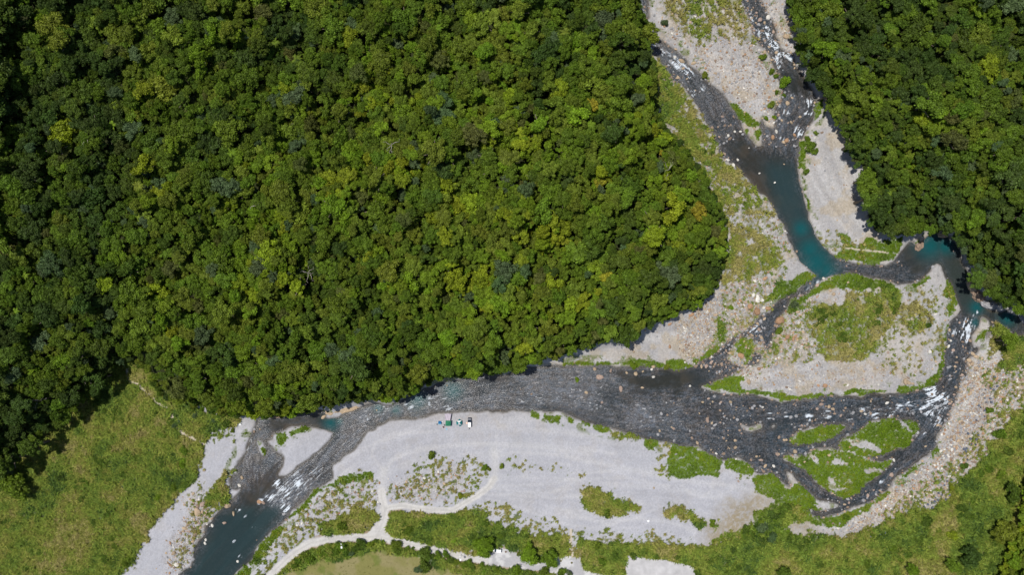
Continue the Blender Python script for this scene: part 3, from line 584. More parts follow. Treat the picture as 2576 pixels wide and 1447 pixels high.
foam_glint = spots([('1', '175,45,22 240,320,28 330,345,30 430,440,30 485,490,32 580,590,20 520,625,18 390,400,24 460,465,24 640,640,14 860,30,26 920,120,20 1000,215,42 1060,300,32 1110,375,50 1165,370,36 1110,440,26 1300,700,34 1140,755,20 1230,880,32 1115,930,14 1290,750,24 1180,640,14'),
              ('3', '1350,975,42 1290,1020,28 1330,1060,30 1230,1030,16 1400,900,18'),
              ('7', '1080,215,42 1100,280,46 1160,265,36 940,290,20 800,360,28 710,375,22 540,385,26 390,370,24 270,400,14 1030,340,24 870,330,22 1075,370,22 1030,500,15 745,820,13 450,530,10 620,340,14 1130,400,16'),
              ('6', '1375,380,20 1640,390,22 1490,380,14'), ('2', '1010,690,12 945,735,10 600,1000,20 560,1030,14 710,930,12 620,1195,11 520,1080,8'),
              ('4', '950,1050,12 1010,1130,10 880,1220,12 1130,930,34 1230,1000,30 1180,850,34 910,1010,14 920,1320,12 1060,960,18 1240,900,26 1300,830,26')])
lf_ = rank(lic(n_1 + .8 * vnoise(1.7, 911), 4)); foam_glint = np.clip(blur(foam_glint, 2, 1) * 2.0, 0, 1) * (ss(lf_, .42, .85) * .9 + .12 * foam_glint); foam_glint = np.maximum(foam_glint, rip * ss(fbm(9, 72, 3), .5, .7) * ss(streak_f, .75, .97) * .5 * (.45 + .55 * glint_zone)); silver = spots([('4', '1300,840,110 1200,900,90 1130,960,60 1420,760,80 1000,480,26 985,540,26 970,600,24'), ('5', '330,340,50 250,400,50 500,330,50 650,290,55 760,340,50'), ('7', '1150,330,60 1120,420,50 950,330,70 700,340,60')])
foam_glint = np.maximum(foam_glint, rip * ss(streak_g, .80, .97) * np.clip(glint_zone * .45 + .22, 0, 1)); foam_glint = np.maximum(foam_glint, (.3 + .7 * rip) * ss(streak_g * .6 + streak_f * .4, .38, .8) * np.clip(silver * 1.2, 0, 1) * .72); foam_glint = np.clip(foam_glint, 0, 1)  # sun glints painted as silvery flecks, mixed with real broken water
teal = spots([('5', '300,330,30 560,270,60 800,210,60'), ('2', '1000,560,110 1070,610,80 960,470,70 900,330,50'), ('3', '1090,440,90 1190,450,60 1400,860,46 1610,930,55 1390,960,30'), ('4', '1530,430,50'), ('5', '40,420,22 420,340,30')])
lowl = fill(P(('4', '1060,1000 1240,1000 900,1447 780,1800 300,1800 600,1380 800,1020')))
wc = np.ones((NY, NX, 3), np.float32) * np.array((.042, .038, .028), np.float32)
wc = blend(wc, rip * .8, (.028, .043, .058)); rgt = blur(fill(P(('D', '1900,900 2500,700 2500,1300 1900,1300'))), 20); wc = blend(wc, rgt * .5, (.018, .040, .052)); wc = blend(wc, ss(fbm(20, 931, 4), .5, .62) * .5, (.050, .038, .026))
wc = blend(wc, rip * np.clip(glint_zone, 0, 1) * .6, (.13, .14, .16))  # painted glare: paler base colour in the glint area
wc = blend(wc, ss(fbm(26, 961, 4), .48, .62) * (1 - .5 * glint_zone) * .6, (.016, .020, .018)); wc = blend(wc, rip * ss(streak_f, .6, .98) * .45, (.14, .17, .22)); wc = blend(wc, rip * ss(1 - streak_f, .5, 1) * .6, (.010, .014, .022)); wc = blend(wc, rip * ss(streak_g, .78, .95) * .45, (.24, .19, .15))
wc = blend(wc, (.2 + .3 * rip) * ss(streak_m, .6, .95) * .4, (.08, .095, .11)); wc = blend(wc, rip * ss(fbm(5, 951, 3), .5, .68) * .45, (.075, .060, .045)); wc = blend(wc, ss(1 - streak_l, .6, .95) * .45, (.020, .024, .026))
wc = blend(wc, blur(lowl, 3) * ss(streak_l, .55, .95) * .7, (.045, .075, .080)); wc = blend(wc, blur(lowl, 3) * ss(1 - streak_m, .7, 1) * .5, (.012, .02, .018)); dn_ = blur(fill(P(('3', '1160,570 1300,540 1400,760 1400,860 1300,900 1240,720'))), 5); wc = blend(wc, dn_ * .7, (.030, .045, .036))
shal = ss(wb, .45, .6) * (1 - ss(wb, .8, .99)); wc = blend(wc, shal * .6, (.085, .07, .05))
wc = blend(wc, ss(fbm(30, 73, 3), .45, .65) * .45, (.022, .03, .034))
wc = blend(wc, blur(lowl, 4) * .8, (.016, .034, .036))
chan = fill(P(('1', '980,1080 1215,1100 1288,1447 1090,1447')), P(('2', '790,250 946,244 1000,400 1100,520 1000,640 880,500'))); wc = blend(wc, blur(chan, 6) * .75, (.018, .042, .046))
wc = blend(wc, np.clip(teal, 0, 1) * .9, (.004, .072, .078))
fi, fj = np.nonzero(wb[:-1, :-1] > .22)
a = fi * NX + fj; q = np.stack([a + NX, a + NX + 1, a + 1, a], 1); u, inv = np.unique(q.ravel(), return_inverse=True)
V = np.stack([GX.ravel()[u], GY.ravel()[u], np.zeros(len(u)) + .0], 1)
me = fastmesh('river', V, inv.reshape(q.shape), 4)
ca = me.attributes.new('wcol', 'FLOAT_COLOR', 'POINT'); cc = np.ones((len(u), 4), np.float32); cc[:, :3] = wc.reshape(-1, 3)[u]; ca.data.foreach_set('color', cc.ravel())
for nm, ar in (('ripple', rip), ('foam_glint', foam_glint)):
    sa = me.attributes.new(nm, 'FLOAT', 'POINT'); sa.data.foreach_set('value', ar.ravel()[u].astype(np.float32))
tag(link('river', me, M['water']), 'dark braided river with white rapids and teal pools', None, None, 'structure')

# ------------------------------------------------------------------ leafy meshes
def rand_unit(g, n, up=-.25):
    v = g.normal(size=(n * 3, 3)); v /= np.linalg.norm(v, axis=1)[:, None]; v = v[v[:, 2] > up]; return v[:n]
def leaf_quads(g, C, Nn, size, jit=.75):
    n = len(C); nn = Nn + g.normal(size=(n, 3)) * jit; nn /= np.linalg.norm(nn, axis=1)[:, None]
    t = np.cross(nn, g.normal(size=(n, 3))); t /= np.linalg.norm(t, axis=1)[:, None]; b = np.cross(nn, t)
    s = (size * (.6 + .8 * g.random(n)))[:, None] if np.isscalar(size) else size[:, None]
    V = np.stack([C - t * s * .5, C + b * s * .33, C + t * s * .6, C - b * s * .33], 1).reshape(-1, 3)
    Fq = np.arange(4 * n).reshape(n, 4); return V, Fq
ICO = None
def ico(sub):
    bm = bmesh.new(); bmesh.ops.create_icosphere(bm, subdivisions=sub, radius=1); v = np.array([p.co[:] for p in bm.verts]); f = np.array([[q.index for q in p.verts] for p in bm.faces]); bm.free(); return v, f
IV, IF = ico(1)
def crown_mesh(name, seed, lobes=13, per=150, flat=.62, leaf=.13, spread=.68, lr=(.24, .42)):
    g = np.random.default_rng(seed); Vs = []; Fs = []; lv = []; k = 0
    sx, sy = 1 + .18 * g.normal(), 1 + .18 * g.normal()
    for i in range(lobes):
        a = 2.4 * i + g.random(); r = spread * math.sqrt((i + .3) / lobes) * (.8 + .4 * g.random())
        rad = lr[0] + (lr[1] - lr[0]) * g.random()
        c = np.array([r * math.cos(a) * sx, r * math.sin(a) * sy, flat * (1 - (r / (spread * 1.25)) ** 2) * (.65 + .6 * g.random())])
        d = rand_unit(g, per, -.35); rr_ = rad * (.82 + .3 * g.random(len(d)))[:, None]
        # small bumps on every lobe
        rr_ = rr_ * (1 + .16 * np.sin(d[:, :1] * 9 + i) * np.sin(d[:, 1:2] * 9 + 2 * i))
        C = c + d * rr_ * np.array([1, 1, .8]); V, Q = leaf_quads(g, C, d, leaf)
        tone_ = .82 + .36 * g.random(); lv.append(np.repeat((tone_ * (.6 + .8 * g.random(len(d)))), 4))
        Vs.append(V); Fs.append(Q + k); k += len(V)
        CV = c + IV * rad * .8 * np.array([1, 1, .8]); CQ = np.stack([IF[:, 0], IF[:, 1], IF[:, 2], IF[:, 2]], 1)
        e = np.concatenate([CV[IF[:, 0]], CV[IF[:, 1]], CV[IF[:, 2]]], 1).reshape(-1, 3)     # inner mass as separate triangles -> quads with a mid point
        T = e.reshape(-1, 3, 3); mid = (T[:, 0] + T[:, 2]) / 2; Q4 = np.stack([T[:, 0], T[:, 1], T[:, 2], mid], 1).reshape(-1, 3)
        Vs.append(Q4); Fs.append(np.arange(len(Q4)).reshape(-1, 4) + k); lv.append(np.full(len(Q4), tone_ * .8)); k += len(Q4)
    me = fastmesh(name, np.concatenate(Vs), np.concatenate(Fs), 4)
    at_ = me.attributes.new('leafv', 'FLOAT', 'POINT'); at_.data.foreach_set('value', np.concatenate(lv).astype(np.float32))
    me.materials.append(M['leaf']); return me
CROWNS = [crown_mesh('crown', 100 + i, lobes=[18, 24, 14, 28, 20, 12, 22, 30, 16, 26][i], per=[120, 100, 140, 90, 115, 160, 105, 85, 130, 95][i], flat=[.6, .5, .75, .55, .7, .65, .5, .6, .85, .6][i],
                      leaf=[.12, .11, .14, .10, .12, .15, .10, .11, .13, .12][i], lr=[(.18, .36), (.14, .30), (.2, .42), (.13, .27), (.16, .34), (.2, .46), (.15, .30), (.12, .24), (.18, .38), (.14, .28)][i], spread=.78) for i in range(10)]
CROWNS.append(crown_mesh('crown', 150, lobes=22, per=150, flat=.45, leaf=.11, spread=.72, lr=(.26, .36)))
BUSHES = [crown_mesh('foliage', 300 + i, lobes=[7, 9, 6][i], per=110, flat=.5, leaf=.2, lr=(.3, .5)) for i in range(3)]
def frond_mesh(seed, n=12):
    g = np.random.default_rng(seed); V = []; Q = []
    for i in range(n):
        a = 2 * math.pi * i / n + g.normal() * .15; L = .8 + .3 * g.random(); lift = .15 + .3 * g.random(); segs = 7
        d = np.array([math.cos(a), math.sin(a), 0]); s = np.array([-d[1], d[0], 0])
        for j in range(segs):
            t = (j + .5) / segs; c = d * L * t + np.array([0, 0, lift * math.sin(t * 2.6) - .25 * t * t]); wl = .17 * math.sin(math.pi * (t * .85 + .12))
            for sg in (-1, 1):
                k = len(V); b = L / segs * .42
                V += [tuple(c - d * b), tuple(c + d * b * .6), tuple(c + d * b * 1.6 + s * sg * wl - np.array([0, 0, .05])), tuple(c + d * b * .5 + s * sg * wl - np.array([0, 0, .05]))]; Q.append((k, k + 1, k + 2, k + 3))
    me = fastmesh('crown', V, Q, 4); at_ = me.attributes.new('leafv', 'FLOAT', 'POINT'); at_.data.foreach_set('value', (.8 + .4 * g.random(len(V))).astype(np.float32)); me.materials.append(M['leaf']); return me
FRONDS = [frond_mesh(i, 10 + i) for i in range(4)]
def trunk_mesh(seed, limbs=4):
    g = random.Random(seed); mb = MB(); mb.tube([(0, 0, -.15), (.02, .01, .3), (.05, -.02, .62), (.03, .02, .9)], [.055, .04, .03, .02], 7)
    for i in range(limbs):
        a = 2 * math.pi * i / limbs + g.random(); z = .4 + .3 * g.random(); r = .25 + .1 * g.random()
        mb.tube([(.03, 0, z), (r * .5 * math.cos(a), r * .5 * math.sin(a), z + .16), (r * math.cos(a), r * math.sin(a), z + .26)], [.02, .014, .006], 5)
    me = mb.mesh('trunk', True); me.materials.append(M['bark']); return me
TRUNKS = [trunk_mesh(i) for i in range(4)]
PALMTRUNK = MB().tube([(0, 0, -.1), (.02, 0, .5), (0, .02, 1)], [.035, .026, .022], 7).mesh('trunk', True); PALMTRUNK.materials.append(M['bark'])
def stem_mesh():
    mb = MB()
    for i in range(5):
        a = i * 1.26; mb.tube([(0, 0, -.1), (.12 * math.cos(a), .12 * math.sin(a), .25), (.35 * math.cos(a), .35 * math.sin(a), .5)], [.04, .03, .012], 5)
    me = mb.mesh('stems', True); me.materials.append(M['bark']); return me
STEMS = stem_mesh()
TINTS = {'dark green': (0.059, 0.100, 0.017), 'deep green': (0.086, 0.138, 0.015), 'mid green': (0.118, 0.186, 0.015), 'olive green': (0.155, 0.207, 0.020), 'grey green': (0.094, 0.143, 0.054),
         'fresh green': (0.162, 0.254, 0.015), 'yellow green': (0.239, 0.301, 0.017), 'golden yellow': (0.336, 0.313, 0.028), 'brownish green': (0.112, 0.131, 0.029)}
def tint(name, g=random):
    c = TINTS[name]; s = .85 + .3 * g.random(); return tuple(v * s * (.93 + .14 * g.random()) for v in c)
def make_tree(px, py, rpx, cname, label, group, name='broadleaf_tree', hgt=None, var=None, flatz=1.0, cat='tree'):
    Rm = rpx / PXM; H_ = hgt if hgt else 5.5 + Rm * 1.1
    p = at(px, py, H_); t = empty(name, p, 0)
    tag(t, label, cat, group)
    tr = link('trunk', random.choice(TRUNKS), None, t); tr.scale = (H_, H_, H_); tr.rotation_euler = (0, 0, random.uniform(0, 6.28))
    c = link('crown', CROWNS[random.randrange(10) if var is None else var], None, t); c.location = (0, 0, H_ - .42 * Rm); q_ = random.uniform(.85, 1.2); c.scale = (Rm * q_, Rm / q_, Rm * flatz); c.rotation_euler = (random.uniform(-.12, .12), random.uniform(-.12, .12), random.uniform(0, 6.28))
    c['tint'] = [float(v) for v in tint(cname)]
    return t
def make_bush(px, py, rpx, cname, label, group, h=None):
    Rm = rpx / PXM * 1.22; H_ = h or Rm * .9; p = at(px, py, H_ * .6); t = empty('bush', p); tag(t, label, 'bush', group)
    s = link('stems', STEMS, None, t); s.scale = (Rm, Rm, H_)
    c = link('foliage', BUSHES[random.randrange(3)], None, t); c.location = (0, 0, H_ * .15); c.scale = (Rm * .95, Rm * .95, H_); c.rotation_euler = (0, 0, random.uniform(0, 6.28))
    c['tint'] = [float(v) for v in tint(cname)]; return t

# ------------------------------------------------------------------ scattering as one object (geometry nodes)
def scatter(name, src, pts, scl, rot, tints, label, squash=None):
    me = bpy.data.meshes.new(name); me.vertices.add(len(pts)); me.vertices.foreach_set('co', np.asarray(pts, np.float32).ravel())
    for nm, ty, dat, key in (('sc', 'FLOAT_VECTOR', scl, 'vector'), ('ro', 'FLOAT_VECTOR', rot, 'vector')):
        a_ = me.attributes.new(nm, ty, 'POINT'); a_.data.foreach_set(key, np.asarray(dat, np.float32).ravel())
    a_ = me.attributes.new('tint', 'FLOAT_COLOR', 'POINT'); c4 = np.ones((len(pts), 4), np.float32); c4[:, :3] = tints; a_.data.foreach_set('color', c4.ravel())
    o = link(name, me); tag(o, label, None, None, 'stuff')
    ng = bpy.data.node_groups.new(name + '_nodes', 'GeometryNodeTree')
    ng.interface.new_socket('Geometry', in_out='INPUT', socket_type='NodeSocketGeometry'); ng.interface.new_socket('Geometry', in_out='OUTPUT', socket_type='NodeSocketGeometry')
    gi = ng.nodes.new('NodeGroupInput'); go = ng.nodes.new('NodeGroupOutput'); jn = ng.nodes.new('GeometryNodeJoinGeometry')
    for s in src:
        oi = ng.nodes.new('GeometryNodeObjectInfo'); oi.inputs[0].default_value = s; oi.inputs['As Instance'].default_value = True; ng.links.new(oi.outputs['Geometry'], jn.inputs[0])
    mp = ng.nodes.new('GeometryNodeMeshToPoints'); ng.links.new(gi.outputs[0], mp.inputs['Mesh'])
    ip = ng.nodes.new('GeometryNodeInstanceOnPoints'); ng.links.new(mp.outputs[0], ip.inputs['Points']); ng.links.new(jn.outputs[0], ip.inputs['Instance'])
    ip.inputs['Pick Instance'].default_value = True
    def na(nm):
        x = ng.nodes.new('GeometryNodeInputNamedAttribute'); x.data_type = 'FLOAT_VECTOR'; x.inputs[0].default_value = nm; return x.outputs[0]
    e2 = ng.nodes.new('FunctionNodeEulerToRotation'); ng.links.new(na('ro'), e2.inputs[0]); ng.links.new(e2.outputs[0], ip.inputs['Rotation'])
    ng.links.new(na('sc'), ip.inputs['Scale'])
    ng.links.new(ip.outputs[0], go.inputs[0])
    md = o.modifiers.new('scatter', 'NODES'); md.node_group = ng
    return o
def proto(name, me): return bpy.data.objects.new(name, me)

# ------------------------------------------------------------------ forest
SPECIAL = [('D', 1757, 528, 26, 'golden yellow', 'golden yellow tree near the pointed eastern tip of the big forest'), ('D', 1690, 520, 32, 'yellow green', 'large bright lime green tree beside the golden yellow tree'),
    ('D', 1508, 458, 13, 'golden yellow', 'small orange-yellow tree in the dark canopy, north-east of the big forest'), ('D', 1525, 693, 20, 'golden yellow', 'ochre yellow tree inside the south-east part of the big forest'),
    ('D', 1800, 583, 20, 'brownish green', 'pale yellowish tree at the eastern tip of the big forest'), ('D', 155, 330, 28, 'yellow green', 'yellow-olive tree alone in the western forest'),
    ('D', 262, 705, 26, 'yellow green', 'yellow leaning tree in the south-west of the big forest'), ('D', 1492, 262, 15, 'golden yellow', 'small orange tree high in the big forest near the upper branch'),
    ('D', 1664, 384, 9, 'golden yellow', 'tiny yellow tree at the forest edge above the river fork'), ('D', 1120, 460, 30, 'yellow green', 'bright lime tree in the middle of the big forest'),
    ('D', 1040, 700, 30, 'fresh green', 'bright green star-branched tree at the centre of the big forest'), ('D', 2485, 165, 34, 'yellow green', 'wide yellow-green tree in the north-east forest'),
    ('D', 1395, 712, 22, 'yellow green', 'yellow-green tree west of the ochre tree in the big forest'), ('D', 1690, 790, 18, 'fresh green', 'bright green tree at the south-east forest corner'),
    ('D', 160, 905, 30, 'fresh green', 'large fresh green tree in the south-west forest'), ('D', 2330, 300, 20, 'yellow green', 'lime crown in the middle of the eastern forest'),
    ('D', 520, 1005, 26, 'olive green', 'olive tree at the forest corner above the big meadow'), ('D', 1450, 730, 22, 'olive green', 'olive tree just west of the ochre yellow tree'),
    ('D', 2540, 860, 20, 'mid green', 'tree at the photo edge below the small pump house')]
TR = []; taken = []
Fin = blur(F, 2, 1)
def okpos(px, py, r, k=.62):
    gx, gy = int(px // 60), int(py // 60)
    for ax in (-1, 0, 1):
        for ay in (-1, 0, 1):
            for (qx, qy, qr) in grid.get((gx + ax, gy + ay), ()):
                if math.hypot(qx - px, qy - py) < (r + qr) * k: return False
    return True
grid = {}
def put(px, py, r): grid.setdefault((int(px // 60), int(py // 60)), []).append((px, py, r))
for n_, x, y, r_, c_, lb in SPECIAL:
    if n_ == 'D': x, y, r_ = x * 1.5497, y * 1.5497, r_ * 1.5497
    put(x, y, r_); make_tree(x, y, r_, c_, lb, None)
def fmask(px, py):
    c = int((px - X0) / CS); r = int((py - Y0) / CS); return 0 <= c < NX and 0 <= r < NY and F[r, c] > .5
cn = rank(fbm(34, 501, 3)); cn2 = rank(fbm(16, 502, 2))
def forest_tint(px, py, g):  # shade put into the tint: darker crowns north and west, paler in the middle
    c = int((px - X0) / CS); r = int((py - Y0) / CS); v = cn[r, c] * .45 + cn2[r, c] * .2 + .35 * g.random() 
    if py < 500 and px < 2500: v -= .05
    if px > 3000: v -= .06
    v += .16 * math.exp(-((px - 1750) ** 2 + (py - 950) ** 2) / 900 ** 2) - (.14 if px < 450 else 0)
    if px > 3650 and py > 1650: v += .25
    if g.random() < .02: return 'brownish green'
    if g.random() < .05: return 'grey green'
    return 'dark green' if v < .27 else 'deep green' if v < .42 else 'mid green' if v < .60 else 'olive green' if v < .73 else 'fresh green' if v < .86 else 'yellow green'
hn_ = rank(fbm(18, 520, 2))
def hvar(px, py): return -2.2 if (px > 3650 and py > 1650) else 7.5 * float(hn_[int((py - Y0) / CS), int((px - X0) / CS)]) ** 1.7 - 1.4
gr = random.Random(5)
for (lo, hi, tries, k) in ((30, 44, 800, .66), (20, 28, 8000, .62), (13, 19, 44000, .60), (7, 12, 44000, .62)):
    for _ in range(tries):
        px = gr.uniform(-330, 4320); py = gr.uniform(-250, 2480)
        if not fmask(px, py): continue
        r_ = gr.uniform(lo, hi)
        if okpos(px, py, r_, k): put(px, py, r_); TR.append((px, py, r_))
infr = [t for t in TR if -20 < t[0] < 4010 and -20 < t[1] < 2260]
infr.sort(key=lambda t: -t[2]); IND = infr[:282]; S_ = set(IND)
print('trees', len(TR), 'in frame', len(infr))
SIZE = lambda r_: 'broad' if r_ > 38 else 'large' if r_ > 30 else 'mid-sized'
for (px, py, r_) in IND:
    cn_ = forest_tint(px, py, gr)
    sidename = 'eastern forest' if px > 3000 else 'big forest'
    make_tree(px, py, r_ * 1.12, cn_, '%s %s tree in the %s, %.1f%% across, %.1f%% down the photo' % (SIZE(r_), cn_, sidename, px / 39.92, py / 22.42), 'broadleaf trees of the forest canopy', hgt=4.5 + r_ / PXM * 1.1 + hvar(px, py) + gr.uniform(-1, 2.5))
pts = []; scl = []; rot = []; tn = []
for (px, py, r_) in TR:
    if (px, py, r_) in S_: continue
    Rm = r_ * 1.15 / PXM; H_ = 3.6 + Rm * 1.5 + hvar(px, py) + gr.uniform(-1, 2.5); p = at(px, py, H_)
    pts.append((p.x, p.y, p.z + H_ - .42 * Rm)); scl.append((Rm * gr.uniform(.8, 1.3), Rm * gr.uniform(.8, 1.3), Rm * gr.uniform(.85, 1.4))); rot.append((gr.uniform(-.15, .15), gr.uniform(-.15, .15), gr.uniform(0, 6.28))); tn.append(tint(forest_tint(px, py, gr), gr))
scatter('forest', [proto('tree_crown', m_) for m_ in CROWNS[:10]], pts, scl, rot, tn, 'smaller trees filling the dense forest canopy between the larger crowns')
# understorey: low bushes on the forest floor near its edges
ed = (F > .5) * ((blur(F, 5) < .93) | (RNG.random((NY, NX)) < .13)); ei, ej = np.nonzero(ed); sel = RNG.choice(len(ei), 6500); pts = []; scl = []; rot = []; tn = []
for s in sel:
    x = float(GX[ei[s], ej[s]]); y = float(GY[ei[s], ej[s]]); Rm = gr.uniform(.8, 2.4); 
    if wb[ei[s], ej[s]] > .4: continue
    pts.append((x, y, ter(x, y) + Rm * .3 + gr.uniform(0, 2.5))); scl.append((Rm, Rm, Rm * 1.1)); rot.append((0, 0, gr.uniform(0, 6.28))); tn.append(tint(gr.choice(['dark green', 'deep green', 'mid green', 'olive green']), gr))
scatter('undergrowth', [proto('undergrowth_bush', m_) for m_ in BUSHES], pts, scl, rot, tn, 'low bushy undergrowth along the edges of the forest')
# tree ferns / palms sticking out of the canopy
k = 0
while k < 90:
    px = gr.uniform(60, 2700) if gr.random() < .93 else gr.uniform(3300, 3900); py = gr.uniform(60, 1500)
    if not fmask(px, py) or not fmask(px + 30, py + 30): continue
    Rm = gr.uniform(1.6, 2.6); H_ = gr.uniform(8.5, 10.5); p = at(px, py, H_); t = empty('palm_tree', p)
    cn_ = gr.choice(['mid green', 'olive green', 'fresh green'])
    tag(t, '%s star-shaped palm in the forest, %.1f%% across, %.1f%% down the photo' % (cn_, px / 39.92, py / 22.42), 'palm', 'palms rising from the forest')
    s_ = link('trunk', PALMTRUNK, None, t); s_.scale = (H_ * .8, H_ * .8, H_)
    c = link('crown', FRONDS[k % 4], None, t); c.location = (0, 0, H_); c.scale = (Rm, Rm, Rm); c.rotation_euler = (0, 0, gr.uniform(0, 6.28)); c['tint'] = [v * 1.15 for v in tint(cn_)]
    k += 1
# bare grey trees
def dead_mesh(seed):
    g = random.Random(seed); mb = MB(); mb.tube([(0, 0, 0), (.03, 0, .5), (.08, .04, 1)], [.03, .022, .008], 6)
    for i in range(9):
        a = g.uniform(0, 6.28); z = g.uniform(.45, .9); L = g.uniform(.2, .42)
        e = (.04 + L * math.cos(a), L * math.sin(a), z + .12); mb.tube([(.04, 0, z), (.04 + L * .5 * math.cos(a + .2), L * .5 * math.sin(a + .2), z + .08), e], [.014, .01, .004], 5)
        mb.tube([e, (e[0] + .12 * math.cos(a + 1), e[1] + .12 * math.sin(a + 1), e[2] + .05)], [.007, .003], 4)
    me = mb.mesh('branches', True); me.materials.append(M['deadwood']); return me
for i, (x, y, tx) in enumerate([(790, 260, 'in the north-west of the forest'), (330, 540, 'low in the far western canopy'), (340, 1470, 'above the big meadow'), (150, 1560, 'at the south-west forest edge'), (1010, 790, 'in the western middle canopy'), (1195, 1060, 'in the lower central canopy'),
                                (1520, 560, 'in the upper central canopy'), (2610, 660, 'near the fork of the river')]):
    p = at(x, y, 11); t = empty('dead_tree', p, i); tag(t, 'bare grey dead tree ' + tx, 'dead tree', 'bare trees in the forest'); b_ = link('branches', dead_mesh(i), None, t); b_.scale = (9, 9, 11.5)

# ------------------------------------------------------------------ bushes and lone trees
LONE = [(1888, 2137, 37, 'fresh green', 'round dark green tree shading the front of the white van'), (2064, 2169, 34, 'fresh green', 'round tree with a yellowish centre, middle of the three by the parking lot'), (2145, 2183, 32, 'mid green', 'round dark tree, easternmost of the three by the parking lot'),
        (52, 1899, 52, 'mid green', 'big lone bright tree at the western edge of the meadow'), (3925, 2081, 48, 'olive green', 'large olive tree in the south-east corner of the photo'), (3791, 2174, 40, 'dark green', 'dark spreading tree near the bottom of the photo'),
        (3721, 2209, 28, 'mid green', 'smaller green tree west of the dark spreading tree'), (3954, 1924, 32, 'deep green', 'tree on the photo edge beside deep shade'), (3560, 2225, 24, 'fresh green', 'bright small tree on the bottom edge of the photo'), (3058, 2236, 24, 'deep green', 'dark tree cut by the bottom edge east of the concrete slab')]
for x, y, r_, c_, lb in LONE: make_tree(x, y, r_ * 1.12, c_, lb, None, hgt=3.4 + r_ / PXM * .5 if y > 1700 else None, flatz=1.0 if 1880 < x < 2150 else 1.15, var=(10 if 1880 < x < 2150 else 3))
BL = '1409 2118 21 d;1387 2141 18 d;1447 2123 15 f;1467 2112 10 d;1490 2118 10 m;1543 2123 20 m;1550 2149 16 d;1587 2143 12 m;1609 2138 7 d;1657 2149 21 d;1669 2172 17 d;1708 2166 17 m;1737 2164 15 m;1756 2186 17 d;1659 2211 23 d;1632 2224 17 g;1776 2195 15 o;1329 2133 24 m;1310 2149 20 m;1347 2156 17 d;1372 2160 14 g;1830 2199 16 m;1811 2206 16 m;1845 2217 15 d;1877 2208 13 m;1887 2230 11 f;1906 2223 8 m;1937 2226 15 m;2012 2226 21 f;2068 2237 10 o;2123 2231 19 m;2187 2235 20 m;2220 2238 15 g;1962 2090 14 d;2020 2162 8 o;1190 2163 18 o;1210 2182 20 m;1162 2188 16 m;1150 2208 15 m;1261 2162 16 m;1285 2140 14 o;1245 2150 13 o;1681 1775 16 o;1890 1825 12 m;1905 1829 9 o;1957 1819 11 o;1794 1935 12 y;1949 2092 15 m;1335 2051 20 m;1590 2070 20 m;1770 2110 12 f;3057 317 24 f;2592 87 14 g;3008 276 12 m;3026 296 10 m;3008 407 15 o;3028 358 9 m;2976 221 15 m;2987 460 9 f;3019 455 9 f;3057 370 8 m;3162 570 22 m;3180 590 14 m;3150 540 12 m;2749 291 13 o;3145 669 12 m;3180 518 9 o;3617 2034 22 d;3713 2086 22 y;3710 1903 12 y;3762 1819 15 d;3750 1982 20 d;3745 2010 14 d;3660 2070 12 m;492 1977 12 d;489 2192 20 m;612 1941 14 f;339 1886 13 m;606 1613 14 d;716 1756 18 m;710 1808 18 f;677 1899 16 m;640 1870 12 m;560 1850 12 m;3096 1186 16 g;2971 2045 13 f;2779 2040 13 f;2975 2060 22 g;3010 2100 20 g;3300 2020 12 m;3250 2110 12 m;3400 2080 14 m;3480 2140 16 m;3380 2200 16 m;3200 2200 14 d;2560 2170 13 d;2640 2176 12 d;2330 2130 16 m;2400 2170 18 d;2350 2190 18 m;3860 1600 14 m;3900 1690 22 m;3930 1760 22 d;3850 1830 16 m;3900 1850 20 m;2250 1480 10 f;2470 1425 14 f;2600 1430 12 o;3500 1190 15 o;3490 1215 12 d;3620 1270 12 d;3040 1290 14 m;2850 1200 10 f;860 1640 9 o;905 1680 9 o;700 1640 12 g;760 1620 14 g;830 1635 12 g;640 1700 14 m;680 1660 13 g'
CM = {'d': 'dark green', 'm': 'mid green', 'f': 'fresh green', 'o': 'olive green', 'g': 'grey green', 'y': 'yellow green'}
for s in BL.split(';'):
    x, y, r_, c_ = s.split(); x, y, r_ = float(x), float(y), float(r_); nmc = CM[c_]
    spot = 'beside the dirt road' if y > 2100 and x < 1950 else 'by the parking lot' if y > 2100 and x < 2300 else 'in the big meadow' if x < 730 else 'on the gravel bar' if 1600 < x < 2200 else 'by the upper river' if y < 700 else 'in the wild grass'
    make_bush(x, y, r_, {'dark green': 'deep green'}.get(nmc, nmc), '%s bush %s, %.1f%% across, %.1f%% down the photo' % (nmc, spot, x / 39.92, y / 22.42), 'scattered bushes')

# ------------------------------------------------------------------ wild grass and herbs
def tuft(seed, n=18, L=1.0, wd=.09, bend=.5):
    g = np.random.default_rng(seed); V = []; Q = []; lv = []
    for i in range(n):
        a = g.random() * 6.28; d = np.array([math.cos(a), math.sin(a), 0]); s = np.array([-d[1], d[0], 0]) * wd * (.6 + .8 * g.random()); l = L * (.5 + .7 * g.random()); o = d * .12 * g.random(); k = len(V)
        hgt = l * (.9 - bend * g.random()); r1 = l * .28; r2 = l * (.45 + .5 * g.random())
        V += [tuple(o - s), tuple(o + s), tuple(o + d * r1 + s + np.array([0, 0, hgt * .75])), tuple(o + d * r1 - s + np.array([0, 0, hgt * .75])), tuple(o + d * r2 + s * .3 + np.array([0, 0, hgt * .8])), tuple(o + d * r2 - s * .3 + np.array([0, 0, hgt * .8]))]
        Q += [(k, k + 1, k + 2, k + 3), (k + 3, k + 2, k + 4, k + 5)]; lv += [.7 + .6 * g.random()] * 6
    me = fastmesh('tuft', V, Q, 4); a_ = me.attributes.new('leafv', 'FLOAT', 'POINT'); a_.data.foreach_set('value', np.array(lv, np.float32)); me.materials.append(M['grass']); return me
